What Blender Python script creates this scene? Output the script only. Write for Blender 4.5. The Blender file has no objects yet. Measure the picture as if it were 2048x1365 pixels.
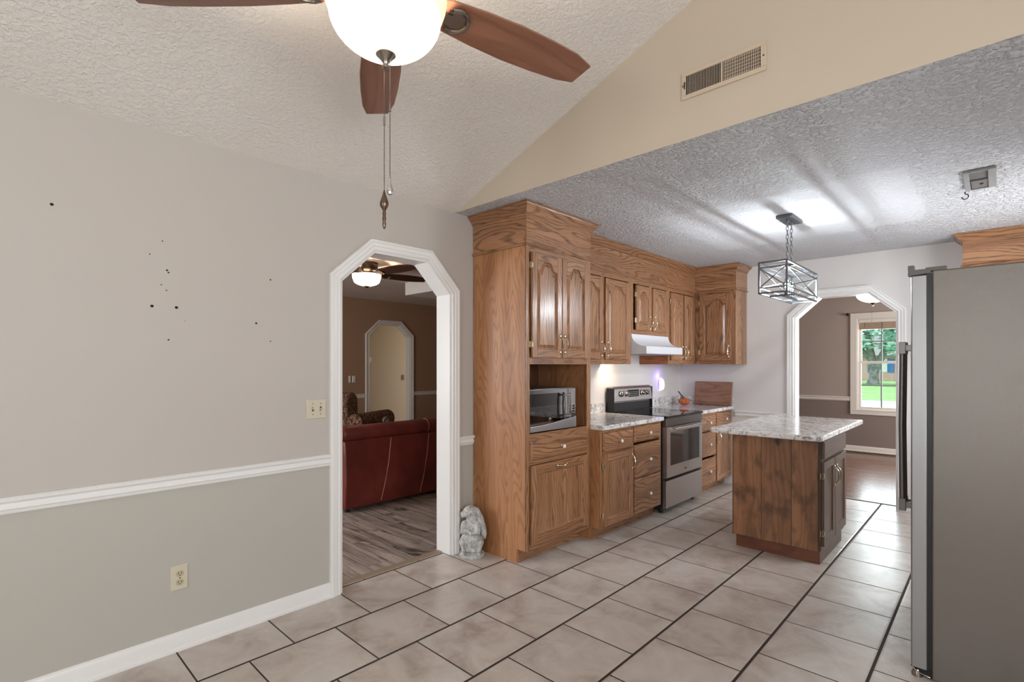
import bpy, bmesh, math, random
from mathutils import Vector, Matrix
random.seed(7)
PI = math.pi
SC = bpy.context.scene
COL = SC.collection

# ------------------------------------------------------------------ camera
cam_d = bpy.data.cameras.new('camera')
cam = bpy.data.objects.new('camera', cam_d)
COL.objects.link(cam)
cam.location = (2.818, 0.0, 1.35)
cam.rotation_euler = (PI / 2, 0, 0.75843)
cam_d.lens = 18.0
cam_d.sensor_width = 36.0
cam_d.shift_y = 48.1 / 2048
cam_d.clip_start = 0.02
cam_d.clip_end = 400
SC.camera = cam

# ------------------------------------------------------------------ world, sun, daylight, exposure
SC.view_settings.view_transform = 'Standard'
SC.view_settings.look = 'None'
SC.view_settings.gamma = 1.0
SC.view_settings.exposure = 0.0
SC.view_settings.use_curve_mapping = False
W = bpy.data.worlds.new('world')
SC.world = W
W.use_nodes = True
bg = W.node_tree.nodes['Background']
bg.inputs[0].default_value = (0.80, 0.93, 1.0, 1)
bg.inputs[1].default_value = 2.3


def light(name, kind, loc, energy, color, rot=(0, 0, 0), size=None, size_y=None, radius=None):
    d = bpy.data.lights.new(name, kind)
    d.energy = energy
    d.color = color
    if kind == 'AREA':
        d.shape = 'RECTANGLE'
        d.size = size
        d.size_y = size_y
    elif kind == 'SUN':
        d.angle = 0.05
    elif radius is not None:
        d.shadow_soft_size = radius
    o = bpy.data.objects.new(name, d)
    COL.objects.link(o)
    o.location = loc
    o.rotation_euler = rot
    return o


light('sun', 'SUN', (-20, 20, 40), 2.2, (1, 0.97, 0.9), rot=(0, math.radians(-32), math.radians(-10)))
# daylight at back and far windows; the other area lights are added, unseen fill
light('daylight_back_window', 'AREA', (2.65, -2.68, 1.435), 50, (0.97, 0.985, 1.0), rot=(-PI / 2, 0, PI), size=0.6, size_y=1.43)
light('fill_breakfast_side', 'AREA', (4.68, -0.3, 1.45), 78, (0.97, 0.985, 1.0), rot=(PI / 2, 0, PI / 2), size=2.4, size_y=1.4)  # fill for the breakfast room, its window added out of view
light('fill_kitchen', 'AREA', (3.62, 4.65, 1.565), 46, (0.95, 0.98, 1.0), rot=(PI / 2, 0, PI / 2), size=1.2, size_y=0.95)  # kitchen fill; the right-wall window behind it is added and unseen
light('fill_far_side', 'AREA', (4.72, 7.8, 1.36), 165, (0.95, 0.97, 1.0), rot=(PI / 2, 0, PI / 2), size=1.8, size_y=1.36)  # added off-frame to brighten the far room
light('daylight_far_window', 'AREA', (1.675, 9.62, 1.36), 45, (0.86, 0.93, 1.0), rot=(-PI / 2, 0, 0), size=0.8, size_y=1.36)
light('fill_living', 'AREA', (-2.6, -1.08, 1.4), 105, (0.96, 0.98, 1.0), rot=(-PI / 2, 0, PI), size=1.8, size_y=1.3)  # living room fill at an added, unseen opening
light('fill_hall', 'AREA', (-5.6, 8.3, 1.5), 30, (1.0, 0.93, 0.82), rot=(PI / 2, 0, PI), size=0.9, size_y=1.4)  # added warm fill out of view to brighten the hall


# ------------------------------------------------------------------ node helpers
def S(c):
    """sRGB 0-255 -> linear rgba"""
    r = []
    for v in c:
        v /= 255.0
        r.append(v / 12.92 if v <= 0.04045 else ((v + 0.055) / 1.055) ** 2.4)
    return (r[0], r[1], r[2], 1.0)


class G:
    def __init__(self, name):
        self.m = bpy.data.materials.new(name)
        self.m.use_nodes = True
        self.t = self.m.node_tree
        self.n = self.t.nodes
        self.b = self.n['Principled BSDF']
        self.out = self.n['Material Output']

    def put(self, sock, v):
        if v is None:
            return
        if isinstance(v, bpy.types.NodeSocket):
            self.t.links.new(v, sock)
        else:
            sock.default_value = v

    def node(self, typ, ins=None, **props):
        nd = self.n.new(typ)
        for k, v in props.items():
            setattr(nd, k, v)
        for k, v in (ins or {}).items():
            self.put(nd.inputs[k], v)
        return nd

    def math(self, op, a, b=None, c=None):
        nd = self.node('ShaderNodeMath', {0: a, 1: b, 2: c}, operation=op)
        return nd.outputs[0]

    def vec(self, x, y, z=0.0):
        return self.node('ShaderNodeCombineXYZ', {0: x, 1: y, 2: z}).outputs[0]

    def sep(self, v):
        return self.node('ShaderNodeSeparateXYZ', {0: v}).outputs

    def noise(self, v, scale, detail=3.0, rough=0.55, dist=0.0):
        return self.node('ShaderNodeTexNoise', {'Vector': v, 'Scale': scale, 'Detail': detail, 'Roughness': rough, 'Distortion': dist}).outputs['Fac']

    def voro(self, v, scale, feature='F1', out='Distance', rnd=1.0):
        return self.node('ShaderNodeTexVoronoi', {'Vector': v, 'Scale': scale, 'Randomness': rnd}, feature=feature).outputs[out]

    def ramp(self, fac, stops, interp='LINEAR'):
        nd = self.node('ShaderNodeValToRGB', {0: fac})
        cr = nd.color_ramp
        cr.interpolation = interp
        while len(cr.elements) < len(stops):
            cr.elements.new(0.5)
        for e, (p, c) in zip(cr.elements, stops):
            e.position = p
            e.color = c if len(c) == 4 else (c[0], c[1], c[2], 1)
        return nd.outputs[0]

    def mix(self, fac, a, b, mode='MIX'):
        nd = self.node('ShaderNodeMix', None, data_type='RGBA', blend_type=mode)
        self.put(nd.inputs['Factor'], fac)
        self.put(nd.inputs[6], a)
        self.put(nd.inputs[7], b)
        return nd.outputs[2]

    def step(self, v, lo, hi):
        return self.node('ShaderNodeMapRange', {0: v, 1: lo, 2: hi, 3: 0.0, 4: 1.0}, interpolation_type='SMOOTHSTEP').outputs[0]

    def bump(self, h, strength, dist, normal=None):
        return self.node('ShaderNodeBump', {'Strength': strength, 'Distance': dist, 'Height': h, 'Normal': normal}).outputs[0]

    def obj(self, rand=True):
        tc = self.node('ShaderNodeTexCoord').outputs['Object']
        if not rand:
            return tc
        r = self.node('ShaderNodeObjectInfo').outputs['Random']
        off = self.vec(self.math('MULTIPLY', r, 7.3), self.math('MULTIPLY', r, 13.1), self.math('MULTIPLY', r, 5.7))
        return self.node('ShaderNodeVectorMath', {0: tc, 1: off}, operation='ADD').outputs[0]

    def onormal(self):
        g = self.node('ShaderNodeNewGeometry').outputs['Normal']
        v = self.node('ShaderNodeVectorTransform', {0: g}, vector_type='NORMAL', convert_from='WORLD', convert_to='OBJECT').outputs[0]
        return self.sep(self.node('ShaderNodeVectorMath', {0: v}, operation='ABSOLUTE').outputs[0])

    def set(self, base=None, rough=None, metal=None, normal=None, spec=None, coat=None, coat_r=None):
        I = self.b.inputs
        self.put(I['Base Color'], base)
        self.put(I['Roughness'], rough)
        self.put(I['Metallic'], metal)
        self.put(I['Normal'], normal)
        self.put(I['Specular IOR Level'], spec)
        self.put(I['Coat Weight'], coat)
        self.put(I['Coat Roughness'], coat_r)
        return self.m


def plain(name, c, rough=0.5, metal=0.0, spec=None, coat=None, coat_r=None):
    return G(name).set(S(c), rough, metal, None, spec, coat, coat_r)


def paint(name, c, rough=0.55, bump=0.05, lower=None, zsplit=0.80):
    g = G(name)
    p = g.obj(False)
    n1 = g.noise(p, 1.3, 2)
    base = S(c)
    if lower:
        z = g.sep(p)[2]
        base = g.mix(g.math('GREATER_THAN', z, zsplit), S(lower), S(c))
    base = g.mix(g.math('MULTIPLY', n1, 0.10), base, (0.42, 0.36, 0.33, 1))
    h = g.noise(p, 260, 2)
    return g.set(base, rough, 0, g.bump(h, bump, 0.002), 0.35)


def ceiling_texture(name, c, bump, dist, scale, patch=None):
    g = G(name)
    p = g.obj(False)
    n = g.noise(p, scale, 3, 0.6, 0.4)
    v = g.voro(p, scale * 0.8, 'SMOOTH_F1')
    h = g.math('ADD', g.step(n, 0.42, 0.66), g.math('MULTIPLY', v, -0.6))
    if patch:
        x, y, z = g.sep(p)
        wob = g.math('MULTIPLY', g.math('SUBTRACT', g.noise(p, 3.0, 3), 0.5), 0.12)
        ex = g.math('SUBTRACT', patch[2], g.math('ABSOLUTE', g.math('SUBTRACT', g.math('ADD', x, wob), patch[0])))
        ey = g.math('SUBTRACT', patch[3], g.math('ABSOLUTE', g.math('SUBTRACT', g.math('ADD', y, wob), patch[1])))
        e = g.math('MINIMUM', ex, ey)
        ins = g.step(e, 0.0, 0.03)
        h = g.math('MULTIPLY', h, g.math('MULTIPLY_ADD', ins, -0.6, 1.0))
    return g.set(S(c), 0.6, 0, g.bump(h, bump, dist), 0.3)


def wood(name, light_c, mid_c, dark_c, vertical=True, ring=42, warp=14, pores=0.55, rough=0.34, contrast=0.8, coat=0.25, planks=None, knots=0):
    g = G(name)
    raw = g.sep(g.obj(False))
    p = g.sep(g.obj(True))
    n = g.onormal()
    sx = g.math('GREATER_THAN', n[0], 0.6)
    hz = g.math('MULTIPLY_ADD', sx, g.math('SUBTRACT', p[1], p[0]), p[0])      # y on x-faces, else x
    if vertical:
        along, across = p[2], hz
        hraw = g.math('MULTIPLY_ADD', sx, g.math('SUBTRACT', raw[1], raw[0]), raw[0])
    else:
        top = g.math('GREATER_THAN', n[2], 0.9)
        along = hz
        across = g.math('MULTIPLY_ADD', top, g.math('SUBTRACT', p[1], p[2]), p[2])
    if planks:
        pid = g.math('FLOOR', g.math('DIVIDE', g.math('ADD', hraw, planks[1]), planks[0]))
        along = g.math('MULTIPLY_ADD', pid, 3.7, along)
        across = g.math('MULTIPLY_ADD', pid, 1.37, across)
    low = g.noise(g.vec(g.math('MULTIPLY', across, 4.2), g.math('MULTIPLY', along, 0.8)), 1.0, 2.0, 0.5)
    mid = g.noise(g.vec(g.math('MULTIPLY', across, 40.0), g.math('MULTIPLY', along, 5.0)), 1.0, 2, 0.5)
    ph = g.math('MULTIPLY_ADD', across, ring * 4.5, g.math('MULTIPLY_ADD', low, warp * 7.5, g.math('MULTIPLY', mid, 3.2)))
    rings = g.math('MULTIPLY_ADD', g.math('SINE', ph), 0.5, 0.5)
    fine = g.noise(g.vec(g.math('MULTIPLY', across, 330.0), g.math('MULTIPLY', along, 9.0)), 1.0, 2, 0.6)
    streak = g.step(fine, 0.50, 0.68)
    lines = g.step(rings, 0.50, 0.95)
    grain = g.math('MULTIPLY', lines, g.math('MULTIPLY_ADD', streak, 0.55, 0.45))
    tone = g.noise(g.vec(g.math('MULTIPLY', across, 9.0), g.math('MULTIPLY', along, 0.7)), 1.0, 2)
    base = g.mix(g.step(tone, 0.3, 0.7), S(light_c), S(mid_c))
    base = g.mix(g.math('MULTIPLY', grain, contrast), base, S(dark_c))
    base = g.mix(g.math('MULTIPLY', streak, pores * 0.45), base, S(dark_c))
    if knots:
        kv = g.vec(g.math('MULTIPLY', across, 5.4), g.math('MULTIPLY', along, 3.4))
        kn = g.voro(kv, 1.0)
        wob = g.math('MULTIPLY_ADD', g.noise(kv, 9.0, 2), 0.10, kn)
        base = g.mix(g.math('MULTIPLY', g.step(wob, 0.21, 0.13), 0.93), base, S((24, 15, 11)))
        base = g.mix(g.math('MULTIPLY', g.step(g.noise(kv, 1.7, 3), 0.48, 0.72), knots), base, S(dark_c))
    if planks:
        f = g.math('FRACT', g.math('DIVIDE', g.math('ADD', hraw, planks[1]), planks[0]))
        ed = g.math('LESS_THAN', f, 0.006 / planks[0] * 0.5)
        tn = g.math('FRACT', g.math('MULTIPLY', pid, 0.617))
        base = g.mix(g.math('MULTIPLY', tn, 0.35), base, S(dark_c))
        base = g.mix(ed, base, S((25, 16, 12)))
    nb = g.bump(g.math('MULTIPLY', grain, -1.0), 0.25, 0.0012)
    return g.set(base, rough, 0, nb, 0.45, coat, 0.22)


OAK = dict(light_c=(174, 126, 90), mid_c=(148, 102, 68), dark_c=(60, 34, 19), contrast=0.95, pores=0.85, ring=58)
oak_v = wood('oak_vertical_grain', vertical=True, **OAK)
oak_h = wood('oak_horizontal_grain', vertical=False, **OAK)
oak_side = wood('oak_veneer_panel', vertical=True, ring=30, warp=16, pores=0.35, contrast=0.55, rough=0.5, coat=0.05, light_c=(180, 128, 86), mid_c=(156, 104, 66), dark_c=(92, 52, 30))
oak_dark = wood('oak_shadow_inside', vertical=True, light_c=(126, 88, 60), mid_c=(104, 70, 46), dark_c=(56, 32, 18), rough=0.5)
oak_red = wood('oak_red_side', vertical=False, light_c=(176, 112, 74), mid_c=(160, 92, 58), dark_c=(92, 42, 24), ring=30, warp=20)
alder = wood('knotty_alder_planks', vertical=True, light_c=(160, 112, 78), mid_c=(128, 88, 60), dark_c=(58, 37, 25), ring=18, warp=9, pores=0.3, contrast=0.5, rough=0.5, coat=0.08, planks=(0.197, -0.005), knots=0.6)
alder_h = wood('knotty_alder_base', vertical=False, light_c=(126, 74, 52), mid_c=(104, 60, 42), dark_c=(48, 27, 19), ring=16, warp=9, pores=0.3, contrast=0.5, rough=0.45, knots=0.4)
walnut_v = wood('dark_stained_oak', vertical=True, light_c=(98, 76, 62), mid_c=(76, 57, 46), dark_c=(30, 21, 16), rough=0.38, contrast=0.6)
walnut_h = wood('dark_stained_oak_rail', vertical=False, light_c=(98, 76, 62), mid_c=(76, 57, 46), dark_c=(30, 21, 16), rough=0.38, contrast=0.6)
blade_wood = wood('fan_blade_wood', vertical=False, light_c=(150, 104, 82), mid_c=(128, 84, 64), dark_c=(80, 48, 36), ring=12, warp=4, pores=0.2, contrast=0.4, rough=0.4)
blade_dark = plain('dark_fan_blade', (74, 40, 30), 0.4)
board_wood = wood('cutting_board_wood', vertical=False, light_c=(168, 126, 102), mid_c=(140, 100, 80), dark_c=(66, 40, 32), ring=14, warp=8, pores=0.4, contrast=0.55, rough=0.6, coat=0.0, knots=0.3)


def granite():
    g = G('white_granite')
    p = g.obj(True)
    n1 = g.noise(p, 7.5, 5, 0.62, 1.8)
    n2 = g.noise(p, 14, 4, 0.65, 1.0)
    vein = g.math('ABSOLUTE', g.math('SUBTRACT', n1, 0.5))
    dark = g.step(vein, 0.030, 0.0)
    patch = g.step(n2, 0.56, 0.68)
    sp = g.step(g.voro(p, 120), 0.16, 0.06)
    base = g.mix(g.step(n2, 0.35, 0.7), S((240, 237, 234)), S((204, 198, 195)))
    base = g.mix(g.math('MULTIPLY', patch, 0.55), base, S((130, 122, 120)))
    base = g.mix(g.math('MULTIPLY', dark, g.math('MULTIPLY_ADD', n2, 1.3, 0.1)), base, S((44, 40, 42)))
    base = g.mix(g.math('MULTIPLY', sp, 0.6), base, S((58, 52, 52)))
    return g.set(base, 0.16, 0, None, 0.5)


def tile_floor():
    g = G('beige_ceramic_tile')
    p = g.obj(False)
    x, y, z = g.sep(p)
    u = g.math('DIVIDE', g.math('SUBTRACT', x, 0.346), 0.414)
    row = g.math('FLOOR', u)
    fu = g.math('FRACT', u)
    v = g.math('ADD', g.math('DIVIDE', g.math('SUBTRACT', y, 0.036), 0.4168), g.math('MULTIPLY', row, 0.5))
    fv = g.math('FRACT', v)
    cid = g.math('FLOOR', v)
    eu = g.math('MULTIPLY', g.math('MINIMUM', fu, g.math('SUBTRACT', 1.0, fu)), 0.414)
    ev = g.math('MULTIPLY', g.math('MINIMUM', fv, g.math('SUBTRACT', 1.0, fv)), 0.4168)
    d = g.math('MINIMUM', g.math('MULTIPLY', eu, 0.55), ev)
    grout = g.step(d, 0.0040, 0.0030)
    wn = g.node('ShaderNodeTexWhiteNoise', {'Vector': g.vec(row, cid)}, noise_dimensions='3D').outputs['Color']
    wv = g.sep(wn)
    off = g.node('ShaderNodeVectorMath', {0: p, 1: g.node('ShaderNodeVectorMath', {0: wn, 1: (9, 9, 9)}, operation='MULTIPLY').outputs[0]}, operation='ADD').outputs[0]
    n1 = g.noise(off, 4.5, 4, 0.6, 0.6)
    n2 = g.noise(off, 22, 3, 0.6, 0.3)
    base = g.ramp(n1, [(0.30, S((166, 150, 140))), (0.5, S((196, 185, 176))), (0.72, S((212, 205, 198)))])
    base = g.mix(g.math('MULTIPLY', g.step(n2, 0.45, 0.7), 0.35), base, S((206, 198, 190)))
    base = g.mix(g.math('MULTIPLY', wv[0], 0.12), base, S((160, 146, 138)))
    base = g.mix(grout, base, S((52, 42, 37)))
    h = g.math('ADD', g.step(d, 0.0028, 0.008), g.math('MULTIPLY', n2, 0.12))
    rg = g.math('MULTIPLY_ADD', grout, 0.5, g.math('MULTIPLY_ADD', n2, 0.16, 0.24))
    return g.set(base, rg, 0, g.bump(h, 0.45, 0.0025), 0.5)


def plank_floor(name, light_c, mid_c, dark_c, pw, pl, rough, crack):
    g = G(name)
    p = g.obj(False)
    x, y, z = g.sep(p)
    v = g.math('DIVIDE', y, pw)
    row = g.math('FLOOR', v)
    fv = g.math('FRACT', v)
    u = g.math('ADD', g.math('DIVIDE', x, pl), g.math('MULTIPLY', row, 0.381))
    fu = g.math('FRACT', u)
    cid = g.math('FLOOR', u)
    wn = g.sep(g.node('ShaderNodeTexWhiteNoise', {'Vector': g.vec(row, cid)}, noise_dimensions='3D').outputs['Color'])
    sx = g.math('MULTIPLY_ADD', wn[0], 30.0, g.math('MULTIPLY', x, 1.2))
    sy = g.math('MULTIPLY_ADD', wn[1], 30.0, g.math('MULTIPLY', y, 16.0))
    n1 = g.noise(g.vec(sx, sy), 1.0, 5, 0.62, 0.8)
    n2 = g.noise(g.vec(g.math('MULTIPLY', sx, 4.0), g.math('MULTIPLY', sy, 5.0)), 1.0, 3, 0.6)
    n3 = g.noise(g.vec(g.math('MULTIPLY', sx, 1.8), g.math('MULTIPLY', sy, 0.35)), 1.0, 3, 0.6, 0.8)
    base = g.ramp(n1, [(0.28, S(dark_c)), (0.45, S(mid_c)), (0.66, S(light_c))])
    base = g.mix(g.math('MULTIPLY', g.step(n2, 0.52, 0.7), 0.45), base, S(dark_c))
    base = g.mix(g.math('MULTIPLY', g.step(n3, 0.56, 0.70), crack), base, S((40, 32, 29)))
    base = g.mix(g.math('MULTIPLY', wn[2], 0.28), base, S(mid_c))
    e = g.math('MINIMUM', g.math('MULTIPLY', g.math('MINIMUM', fv, g.math('SUBTRACT', 1.0, fv)), pw), g.math('MULTIPLY', g.math('MINIMUM', fu, g.math('SUBTRACT', 1.0, fu)), pl))
    ed = g.step(e, 0.0022, 0.0008)
    base = g.mix(ed, base, S((26, 20, 18)))
    h = g.math('SUBTRACT', n2, ed)
    return g.set(base, rough, 0, g.bump(h, 0.3, 0.0015), 0.5)


def brushed(name, c, rough=0.3, amt=0.10, metal=1.0):
    g = G(name)
    p = g.sep(g.obj(False))
    n = g.noise(g.vec(g.math('MULTIPLY', p[0], 4.0), g.math('MULTIPLY', p[1], 4.0), g.math('MULTIPLY', p[2], 500.0)), 1.0, 2)
    rg = g.math('MULTIPLY_ADD', n, amt, rough)
    return g.set(S(c), rg, metal, g.bump(n, 0.04, 0.001))


def pebbled(name, c, rough, metal, bump, scale=420):
    g = G(name)
    p = g.obj(False)
    n = g.noise(p, scale, 2, 0.6)
    big = g.noise(p, 2.0, 3)
    base = g.mix(g.math('MULTIPLY', g.step(big, 0.4, 0.7), 0.2), S(c), S((120, 112, 104)))
    return g.set(base, rough, metal, g.bump(n, bump, 0.002), 0.5)


def fabric(name, a, b, scale, rough=0.9):
    g = G(name)
    p = g.obj(True)
    v = g.voro(p, scale)
    n = g.noise(p, scale * 0.8, 4, 0.6, 2.5)
    ringp = g.math('MULTIPLY_ADD', g.math('SINE', g.math('MULTIPLY', v, 22.0)), 0.5, 0.5)
    base = g.mix(g.step(n, 0.42, 0.6), S(a), S(b))
    base = g.mix(g.math('MULTIPLY', g.step(ringp, 0.6, 0.9), 0.5), base, S((162, 126, 96)))
    return g.set(base, rough, 0, g.bump(g.noise(p, 500, 2), 0.2, 0.001), 0.2)


def stone(name):
    g = G(name)
    p = g.obj(False)
    x, y, z = g.sep(p)
    fur = g.noise(g.vec(g.math('MULTIPLY', x, 110.0), g.math('MULTIPLY', y, 110.0), g.math('MULTIPLY', z, 38.0)), 1.0, 3, 0.6, 1.2)
    n = g.noise(p, 24, 4, 0.6)
    base = g.ramp(n, [(0.3, S((166, 164, 162))), (0.55, S((204, 202, 200))), (0.75, S((226, 224, 221)))])
    base = g.mix(g.math('MULTIPLY', g.step(fur, 0.52, 0.40), 0.45), base, S((92, 90, 90)))
    return g.set(base, 0.8, 0, g.bump(fur, 0.9, 0.006), 0.3)


def leather():
    g = G('red_leather')
    p = g.obj(False)
    n = g.noise(p, 3.0, 4)
    base = g.ramp(n, [(0.3, S((88, 34, 29))), (0.55, S((112, 44, 37))), (0.8, S((128, 58, 49)))])
    h = g.voro(p, 220)
    return g.set(base, 0.36, 0, g.bump(h, 0.12, 0.001), 0.5)


def emit(name, c, strength):
    g = G(name)
    g.b.inputs['Base Color'].default_value = S(c)
    g.b.inputs['Emission Color'].default_value = S(c)
    g.b.inputs['Emission Strength'].default_value = strength
    return g.m


def frosted(name, c, strength, trans=0.9):
    g = G(name)
    tr = g.node('ShaderNodeBsdfTranslucent', {'Color': (trans, trans * 0.97, trans * 0.9, 1)})
    gl = g.node('ShaderNodeBsdfGlossy', {'Color': (1, 1, 1, 1), 'Roughness': 0.15})
    m1 = g.node('ShaderNodeMixShader', {0: 0.04, 1: tr.outputs[0], 2: gl.outputs[0]})
    em = g.node('ShaderNodeEmission', {'Color': S(c), 'Strength': strength})
    ad = g.node('ShaderNodeAddShader', {0: m1.outputs[0], 1: em.outputs[0]})
    g.t.links.new(ad.outputs[0], g.out.inputs['Surface'])
    return g.m


def pane_glass():
    g = G('window_glass')
    tp = g.node('ShaderNodeBsdfTransparent', {'Color': (0.96, 1.0, 0.99, 1)})
    gl = g.node('ShaderNodeBsdfGlossy', {'Color': (1, 1, 1, 1), 'Roughness': 0.0})
    fr = g.node('ShaderNodeFresnel', {'IOR': 1.35})
    m = g.node('ShaderNodeMixShader', {0: fr.outputs[0], 1: tp.outputs[0], 2: gl.outputs[0]})
    g.t.links.new(m.outputs[0], g.out.inputs['Surface'])
    return g.m


def two_noise(name, a, b, scale, rough=0.9, bump=0.0):
    g = G(name)
    p = g.obj(True)
    n = g.noise(p, scale, 4)
    base = g.mix(g.step(n, 0.35, 0.65), S(a), S(b))
    return g.set(base, rough, 0, g.bump(n, bump, 0.02) if bump else None, 0.2)


def brick_mat():
    g = G('house_brick')
    p = g.sep(g.obj(False))
    bt = g.node('ShaderNodeTexBrick', {'Vector': g.vec(p[0], p[2]), 'Color1': S((240, 186, 178)), 'Color2': S((224, 160, 152)), 'Mortar': S((206, 190, 180)), 'Scale': 4.0, 'Mortar Size': 0.03})
    return g.set(bt.outputs[0], 0.9)


def pumpkin_mat():
    g = G('pumpkin_skin')
    p = g.obj(False)
    n = g.noise(p, 40, 3)
    base = g.mix(g.step(n, 0.35, 0.7), S((206, 112, 58)), S((170, 82, 40)))
    return g.set(base, 0.5, 0, g.bump(n, 0.2, 0.002))


M_wall = paint('greige_wall_paint', (190, 183, 176), lower=(182, 178, 169))
M_head = paint('cream_header_paint', (202, 188, 169))
M_kwall = paint('white_kitchen_paint', (222, 217, 214))
M_far = paint('taupe_room_paint', (160, 146, 136), lower=(128, 113, 106), zsplit=0.82)
M_living = paint('brown_living_paint', (158, 123, 95), lower=(158, 126, 102), zsplit=0.82)
M_hall = paint('cream_hall_paint', (190, 162, 136))
M_vault = ceiling_texture('vault_ceiling_texture', (228, 222, 216), 0.5, 0.005, 60)
M_kceil = ceiling_texture('stippled_kitchen_ceiling', (214, 213, 216), 1.0, 0.010, 46, (1.70, 4.21, 0.78, 0.71))
M_lceil = paint('living_ceiling_paint', (208, 192, 180))
M_trim = plain('white_trim_paint', (232, 230, 228), 0.3)
M_trimf = plain('cream_trim_paint', (214, 206, 196), 0.4)
M_tile = tile_floor()
M_plank = plank_floor('weathered_plank', (196, 182, 172), (150, 137, 129), (84, 72, 66), 0.165, 1.25, 0.4, 0.9)
M_brown = plank_floor('brown_hardwood', (150, 112, 92), (118, 84, 68), (74, 50, 42), 0.085, 0.95, 0.22, 0.3)
M_thr = plain('threshold_strip', (150, 132, 112), 0.5)
M_granite = granite()
M_steel = brushed('brushed_stainless', (186, 182, 180), 0.28)
M_steeld = brushed('dark_stainless', (120, 116, 114), 0.3)
M_fdoor = brushed('fridge_door_edge', (158, 158, 158), 0.36, 0.06, 0.8)
M_fside = pebbled('textured_fridge_side', (118, 112, 106), 0.2, 0.4, 0.28)
M_blackp = plain('black_plastic', (22, 21, 22), 0.35)
M_blackg = plain('black_glass', (10, 10, 11), 0.04, 0, 0.6)
M_oveng = plain('oven_window_glass', (38, 30, 27), 0.06, 0, 0.7)
M_chrome = plain('polished_chrome', (214, 214, 216), 0.08, 1.0)
M_mirror = plain('mirrored_glass', (176, 176, 178), 0.05, 1.0)
M_mwin = plain('mirrored_dark_window', (104, 102, 102), 0.03, 1.0)
M_nickel = plain('brushed_nickel', (150, 142, 134), 0.25, 1.0)
M_brass = plain('polished_brass', (228, 216, 190), 0.2, 1.0)
M_cer = plain('white_ceramic', (236, 230, 222), 0.15)
M_galv = plain('galvanised_iron', (104, 106, 110), 0.4, 0.85)
M_chain = plain('iron_chain', (120, 120, 124), 0.3, 0.9)
M_black = plain('matte_black', (14, 13, 13), 0.8)
M_ivory = plain('ivory_plate', (206, 197, 176), 0.35)
M_ivoryd = plain('ivory_dark', (86, 76, 56), 0.5)
M_hinge = plain('grey_hinge_plastic', (104, 100, 96), 0.5)
M_hood = plain('white_enamel', (214, 214, 219), 0.3)
M_ventc = plain('cream_metal', (204, 186, 164), 0.45)
M_ventg = plain('grey_metal_vent', (150, 150, 150), 0.45)
M_leather = leather()
M_piping = plain('leather_piping', (176, 112, 98), 0.4)
M_floral = fabric('floral_fabric', (58, 40, 32), (112, 82, 62), 14)
M_floral2 = fabric('swirl_fabric', (40, 34, 32), (120, 104, 92), 30)
M_stone = stone('grey_cast_stone')
M_pump = pumpkin_mat()
M_stem = plain('pumpkin_stem', (66, 58, 42), 0.8)
M_glass = pane_glass()
M_bowl = frosted('frosted_glass_bowl', (255, 244, 218), 1.02, 0.06)
M_bowlrim = frosted('amber_glass_rim', (255, 216, 152), 0.72, 0.02)
M_bowl2 = frosted('frosted_glass_bowl_far', (255, 226, 206), 0.8, 0.03)
M_bowl3 = frosted('frosted_glass_bowl_end', (255, 228, 194), 0.8, 0.10)
M_bulb = emit('glowing_bulb', (238, 246, 255), 2000)
M_nlight = emit('night_light_lens', (240, 238, 255), 1.0)
M_purple = emit('violet_glow_strip', (70, 50, 255), 10)
M_bronze = plain('antique_bronze', (110, 92, 76), 0.3, 0.9)
M_grass = two_noise('lawn_grass', (124, 160, 98), (146, 176, 118), 0.7)
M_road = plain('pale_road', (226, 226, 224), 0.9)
M_bark = two_noise('tree_bark', (164, 160, 158), (124, 122, 122), 3, 0.95, 0.6)
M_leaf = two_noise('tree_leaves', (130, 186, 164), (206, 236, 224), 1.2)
M_bush = two_noise('bush_leaves', (60, 128, 62), (98, 160, 92), 2)
M_brick = brick_mat()
M_roof = plain('grey_shingles', (140, 136, 134), 0.9)
M_blue = plain('blue_paint', (64, 120, 190), 0.5)
M_white = plain('white_paint', (236, 236, 236), 0.5)
M_blind = wood('wood_blind', vertical=False, light_c=(170, 146, 124), mid_c=(150, 126, 106), dark_c=(110, 90, 72), contrast=0.3)


# ------------------------------------------------------------------ mesh helpers
def BM():
    return bmesh.new()


def box(bm, x0, x1, y0, y1, z0, z1, mi=0):
    vs = [bm.verts.new((x, y, z)) for z in (z0, z1) for y in (y0, y1) for x in (x0, x1)]
    for f in ((0, 2, 3, 1), (4, 5, 7, 6), (0, 1, 5, 4), (2, 6, 7, 3), (0, 4, 6, 2), (1, 3, 7, 5)):
        bm.faces.new([vs[i] for i in f]).material_index = mi
    return vs


def prism(bm, pts, axis, lo, hi, mi=0):
    def mk(a, b, c):
        return {'X': (c, a, b), 'Y': (a, c, b), 'Z': (a, b, c)}[axis]
    A = [bm.verts.new(mk(a, b, lo)) for a, b in pts]
    B = [bm.verts.new(mk(a, b, hi)) for a, b in pts]
    n = len(pts)
    fs = [bm.faces.new(A), bm.faces.new(B)]
    for i in range(n):
        fs.append(bm.faces.new((A[i], A[(i + 1) % n], B[(i + 1) % n], B[i])))
    for f in fs:
        f.material_index = mi


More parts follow.
